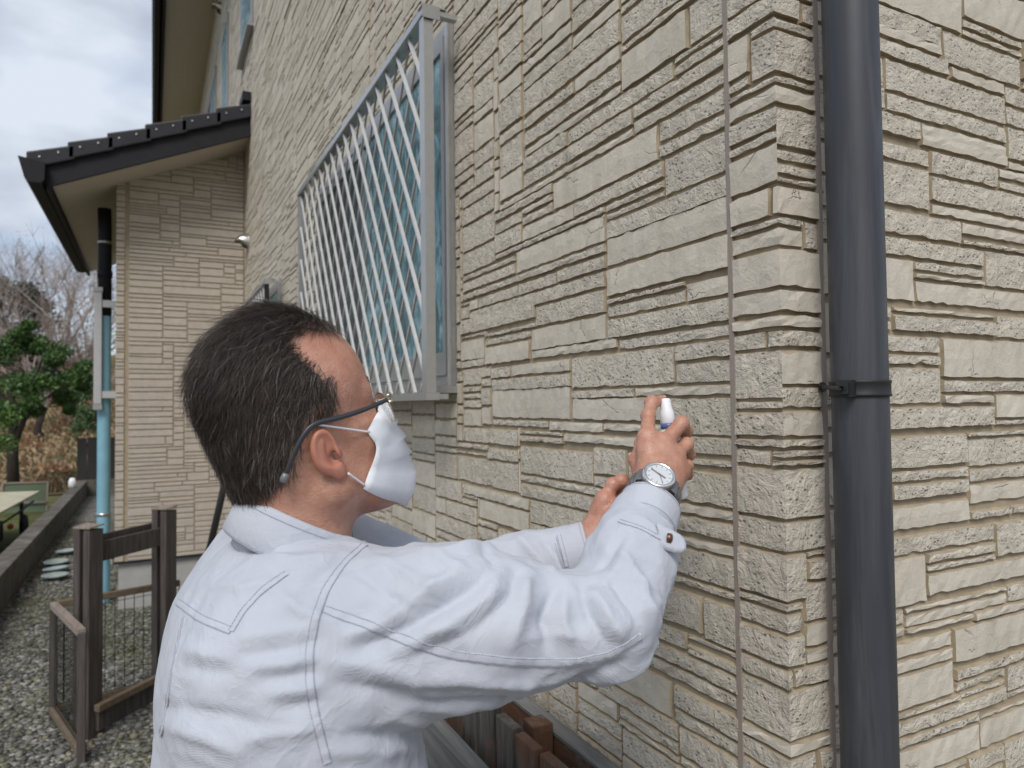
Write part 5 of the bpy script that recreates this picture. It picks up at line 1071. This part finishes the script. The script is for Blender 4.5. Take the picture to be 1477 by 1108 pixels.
# clipped evergreen beside the yard
tb_ = atZ(22, 676, GZ); td = 13.2; tb_ = at(20, 668, td); tr = empty('evergreen_tree', (tb_[0], tb_[1], GZ), 'rounded dark green clipped evergreen tree with a leaning trunk in the yard', 'tree'); rng = random.Random(5)
b = MB(); t0 = np.array((tb_[0], tb_[1], GZ)); t1 = at(18, 640, td); t2 = at(35, 605, td); t3 = at(20, 590, td); t4 = at(45, 560, td)
b.tube([t0, t1, t3, at(10, 540, td)], [.11, .09, .065, .03], 8); b.build('trunk', M_BARK, tr, smooth=True)
b = MB(); b.tube([t1 - np.array((0, 0, .1)), t2, t4, at(60, 520, td)], [.06, .05, .04, .02], 7); b.tube([t3, at(-10, 560, td + .2), at(-40, 520, td)], [.05, .035, .02], 6); b.tube([t2, at(65, 575, td - .2), at(90, 560, td)], [.03, .025, .015], 6); b.build('branch', M_BARK, tr, smooth=True)
cl = []
for (px, py, r) in ((10, 505, .42), (45, 492, .34), (75, 515, .34), (98, 545, .30), (60, 545, .42), (20, 550, .45), (85, 575, .28), (40, 585, .32), (-20, 520, .5), (-45, 560, .5), (5, 590, .3), (112, 553, .16), (102, 585, .16), (62, 500, .22), (30, 478, .18), (115, 525, .14)):
    for j in range(3): cl.append((at(px + random.uniform(-12, 12), py + random.uniform(-9, 9), td + random.uniform(-.5, .5)), r * random.uniform(.55, .9)))
leaf_cloud('crown', LG, tr, cl, 800, .030, 3, .72)
lowb = empty('round_shrub', tuple(at(5, 600, 10.5) * np.array((1, 1, 0)) + np.array((0, 0, GZ))), 'low yellow-green shrub at the foot of the evergreen tree', 'shrub')
leaf_cloud('foliage', LG[1:], lowb, [(at(px, py, 10.5), r) for px, py, r in ((-5, 590, .22), (10, 605, .18), (-10, 625, .25), (5, 640, .2))], 300, .03, 8)
# bare trees on the hill
BT = [(75, 27, 7.4, 'tall bare tree with fine grey twigs behind the evergreen'), (112, 31, 6.2, 'bare branching tree beside the wing roof on the hill'), (28, 34, 7.2, 'bare wide-topped tree behind the dark conifer'), (135, 25, 4.4, 'small russet-twigged bare tree close to the blue downpipe'), (95, 38, 7.0, 'far bare tree on the crest of the hill'), (55, 22, 4.6, 'low bare tree with reddish twigs above the dry slope')]
for k, (px, dist, h, lab) in enumerate(BT):
    q = at(px, 600, dist); base = np.array((q[0], q[1], float(hillz(q[0], q[1])) - .1)); t = empty('bare_tree', tuple(base), lab, 'tree', 'bare trees on the hillside'); rng = random.Random(40 + k)
    b = MB(); H = h * .26; b.tube([base, base + (rng.gauss(0, .1), rng.gauss(0, .1), H * .5), base + (rng.gauss(0, .2), rng.gauss(0, .2), H)], [.13, .11, .09], 7); top = np.array(b.v[-7:]).mean(0); b.build('trunk', M_BARK, t, smooth=True)
    b = MB(); ends = []
    for j in range(4): d = np.array([rng.gauss(0, .5), rng.gauss(0, .5), 1]); d /= np.linalg.norm(d); ends += branchy(b, top - (0, 0, rng.random() * H * .3), d, h * .27, .05, 4, rng, .0045)
    b.build('branches', M_TWIG, t, kind='stuff')
    if k in (1, 3, 5, 0): leaf_cloud('twig_tips', M_RUST, t, [(e[0], .34) for e in ends[::5]], 10, .026, k)
for k, (px, py, dist, r, hh_) in enumerate(((-8, 440, 30, 1.3, 7.5), (20, 470, 33, 1.4, 6.2))):
    q = at(px, py, dist); base = np.array((q[0], q[1], float(hillz(q[0], q[1])))); t = empty('conifer', tuple(base), ('dusky conifer rising above the bare trees', 'shorter olive conifer half hidden by bare twigs')[k], 'tree')
    b = MB(); b.tube([base, q], [.16, .05], 7); b.build('trunk', M_BARK, t); leaf_cloud('crown', LO, t, [(q + np.array((random.gauss(0, r * .6), random.gauss(0, r * .5), random.uniform(-2.4, 1.3))), r * random.uniform(.35, .6)) for _ in range(26)], 220, .09, 60 + k)
# undergrowth massed along the hill foot and crest
cl = []
for k in range(110):
    y = random.uniform(24, 46); px = random.uniform(-20, 150); q = at(px, 600, y); cl.append((np.array((q[0], q[1], float(hillz(q[0], q[1])) + random.uniform(.0, .7))), random.uniform(.4, .8)))
for k in range(160):
    x_, y_ = random.uniform(-40, -7), random.uniform(26, 48); cl.append((np.array((x_, y_, float(hillz(x_, y_)) + random.uniform(.0, 1.6))), random.uniform(.6, 1.3)))
o = leaf_cloud('thicket', M_RUST + [LO[0]], None, cl, 120, .06, 91); tag(o, 'russet thicket of undergrowth massed along the hillside', 'thicket', kind='stuff')
# small shrubs near the board fence
for k, (px, py, dist, lab) in enumerate(((118, 553, 19, 'small dark shrub on the slope above the board fence'), (128, 600, 18, 'dark leafy shrub right beside the blue downpipe'))):
    q = at(px, py, dist); s = empty('shrub', (q[0], q[1], float(hillz(q[0], q[1]))), lab, 'shrub'); leaf_cloud('foliage', LG[:2] + [LO[1]], s, [(q + np.array((random.gauss(0, .2), random.gauss(0, .2), random.uniform(-.5, .15))), .25) for _ in range(8)], 160, .045, 70 + k)
# board on trestles with a parked tiller beneath it
M_BRD = plain('weathered_cream_board', (.45, .42, .31), .8, .15, 4, .2); M_TYRE = plain('black_tyre_rubber', (.02, .02, .02), .8); M_RED = plain('red_paint', (.35, .03, .025), .4); M_YEL = plain('yellow_plastic', (.55, .40, .05), .5); M_GRN = plain('green_net', (.07, .10, .055), .8)
cart = empty('covered_bench', (-2.65, 9.9, GZ), 'cream board laid over a dark metal bench frame beyond the block wall', 'bench'); zt = .36
b = MB(); b.add([(-3.5, 9.2, zt), (-2.32, 9.15, zt - .03), (-2.12, 10.9, zt + .04), (-3.4, 11.0, zt + .06), (-3.5, 9.2, zt + .025), (-2.32, 9.15, zt - .005), (-2.12, 10.9, zt + .065), (-3.4, 11.0, zt + .085)], [(3, 2, 1, 0), (4, 5, 6, 7), (0, 1, 5, 4), (1, 2, 6, 5), (2, 3, 7, 6), (3, 0, 4, 7)]); b.build('board', M_BRD, cart)
for x, y in ((-2.42, 9.35), (-2.3, 10.7), (-3.3, 9.35), (-3.2, 10.75)): b = MB(); b.box((x - .02, y - .02, GZ), (x + .02, y + .02, zt - .032)); b.build('leg', M_BLACK, cart)
til = empty('garden_tiller', (-2.5, 9.7, GZ), 'dark garden tiller with spoked wheel and red reflector under the board', 'tiller')
b = MB(); b.lathe([(.12, -.03), (.16, -.035), (.175, 0), (.16, .035), (.12, .03)], (-2.22, 10.3, GZ + .17), (1, .25, 0), 24); b.build('tyre', M_TYRE, til, smooth=True)
for k in range(8): a_ = k * math.pi / 4; b = MB(); c0_ = np.array((-2.22, 10.3, GZ + .17)); e = np.array((-.24 * math.cos(a_), .97 * math.cos(a_), math.sin(a_))); b.tube([c0_, c0_ + e * .125], .006, 5); b.build('spoke', M_STEEL, til)
b = MB(); b.box((-2.85, 9.35, GZ + .06), (-2.4, 10.1, .16)); b.build('engine_housing', M_BLACK, til, bevel=.03)
b = MB(); b.tube([(-2.45, 10.0, .1), (-2.3, 10.4, .2), (-2.18, 10.8, .30)], .014, 8); b.build('handlebar', M_BLACK, til, smooth=True)
b = MB(); b.lathe([(0, .012), (.03, .008), (.035, -.01), (0, -.012)], (-2.28, 9.75, .12), (.2, -1, 0), 14); b.build('reflector', M_RED, til, smooth=True)
b = MB(); b.box((-3.0, 7.4, GZ), (-2.15, 8.25, -.01)); o = b.build('yellow_crate', M_YEL, bevel=.02); tag(o, 'yellow plastic crate on the ground behind the block wall', 'crate')
b = MB(); b.box((-3.02, 7.38, -.008), (-2.13, 8.27, .012)); o = b.build('grey_lid', M_GREYB, bevel=.006); tag(o, 'flat grey lid lying on the yellow crate', 'lid')
pn = empty('netted_panel', (-2.5, 13.4, GZ), 'leaning green netted panel in a pale frame near the tree', 'panel')
for a_, c_ in (((-2.95, 13.4, .02), (-2.3, 13.2, .02)), ((-2.95, 13.55, .33), (-2.3, 13.35, .33)), ((-2.95, 13.4, GZ), (-2.95, 13.55, .34)), ((-2.3, 13.2, GZ), (-2.3, 13.35, .34))): b = MB(); b.bar(a_, c_, .025, .025); b.build('frame_bar', M_PW, pn)
b = MB(); b.add([(-2.94, 13.41, GZ), (-2.31, 13.21, GZ), (-2.31, 13.36, .32), (-2.94, 13.56, .32)], [(0, 1, 2, 3)]); b.build('net', M_GRN, pn)
b = MB(); b.lathe([(0, .16), (.035, .155), (.06, .10), (.065, 0), (.05, -.01), (0, -.01)], (-2.0, 13.9, .177), (0, 0, 1), 14); o = b.build('white_jug', M_WPL, smooth=True); tag(o, 'small white jug standing on top of the block wall', 'jug')
b = MB(); q = at(10, 470, 45); b.tube([(q[0], q[1], float(hillz(q[0], q[1]))), (q[0], q[1], q[2] + .3)], .11, 10); o = b.build('utility_post', plain('pale_concrete_post', (.5, .5, .5), .8)); tag(o, 'pale concrete post standing among the bare trees', 'post')
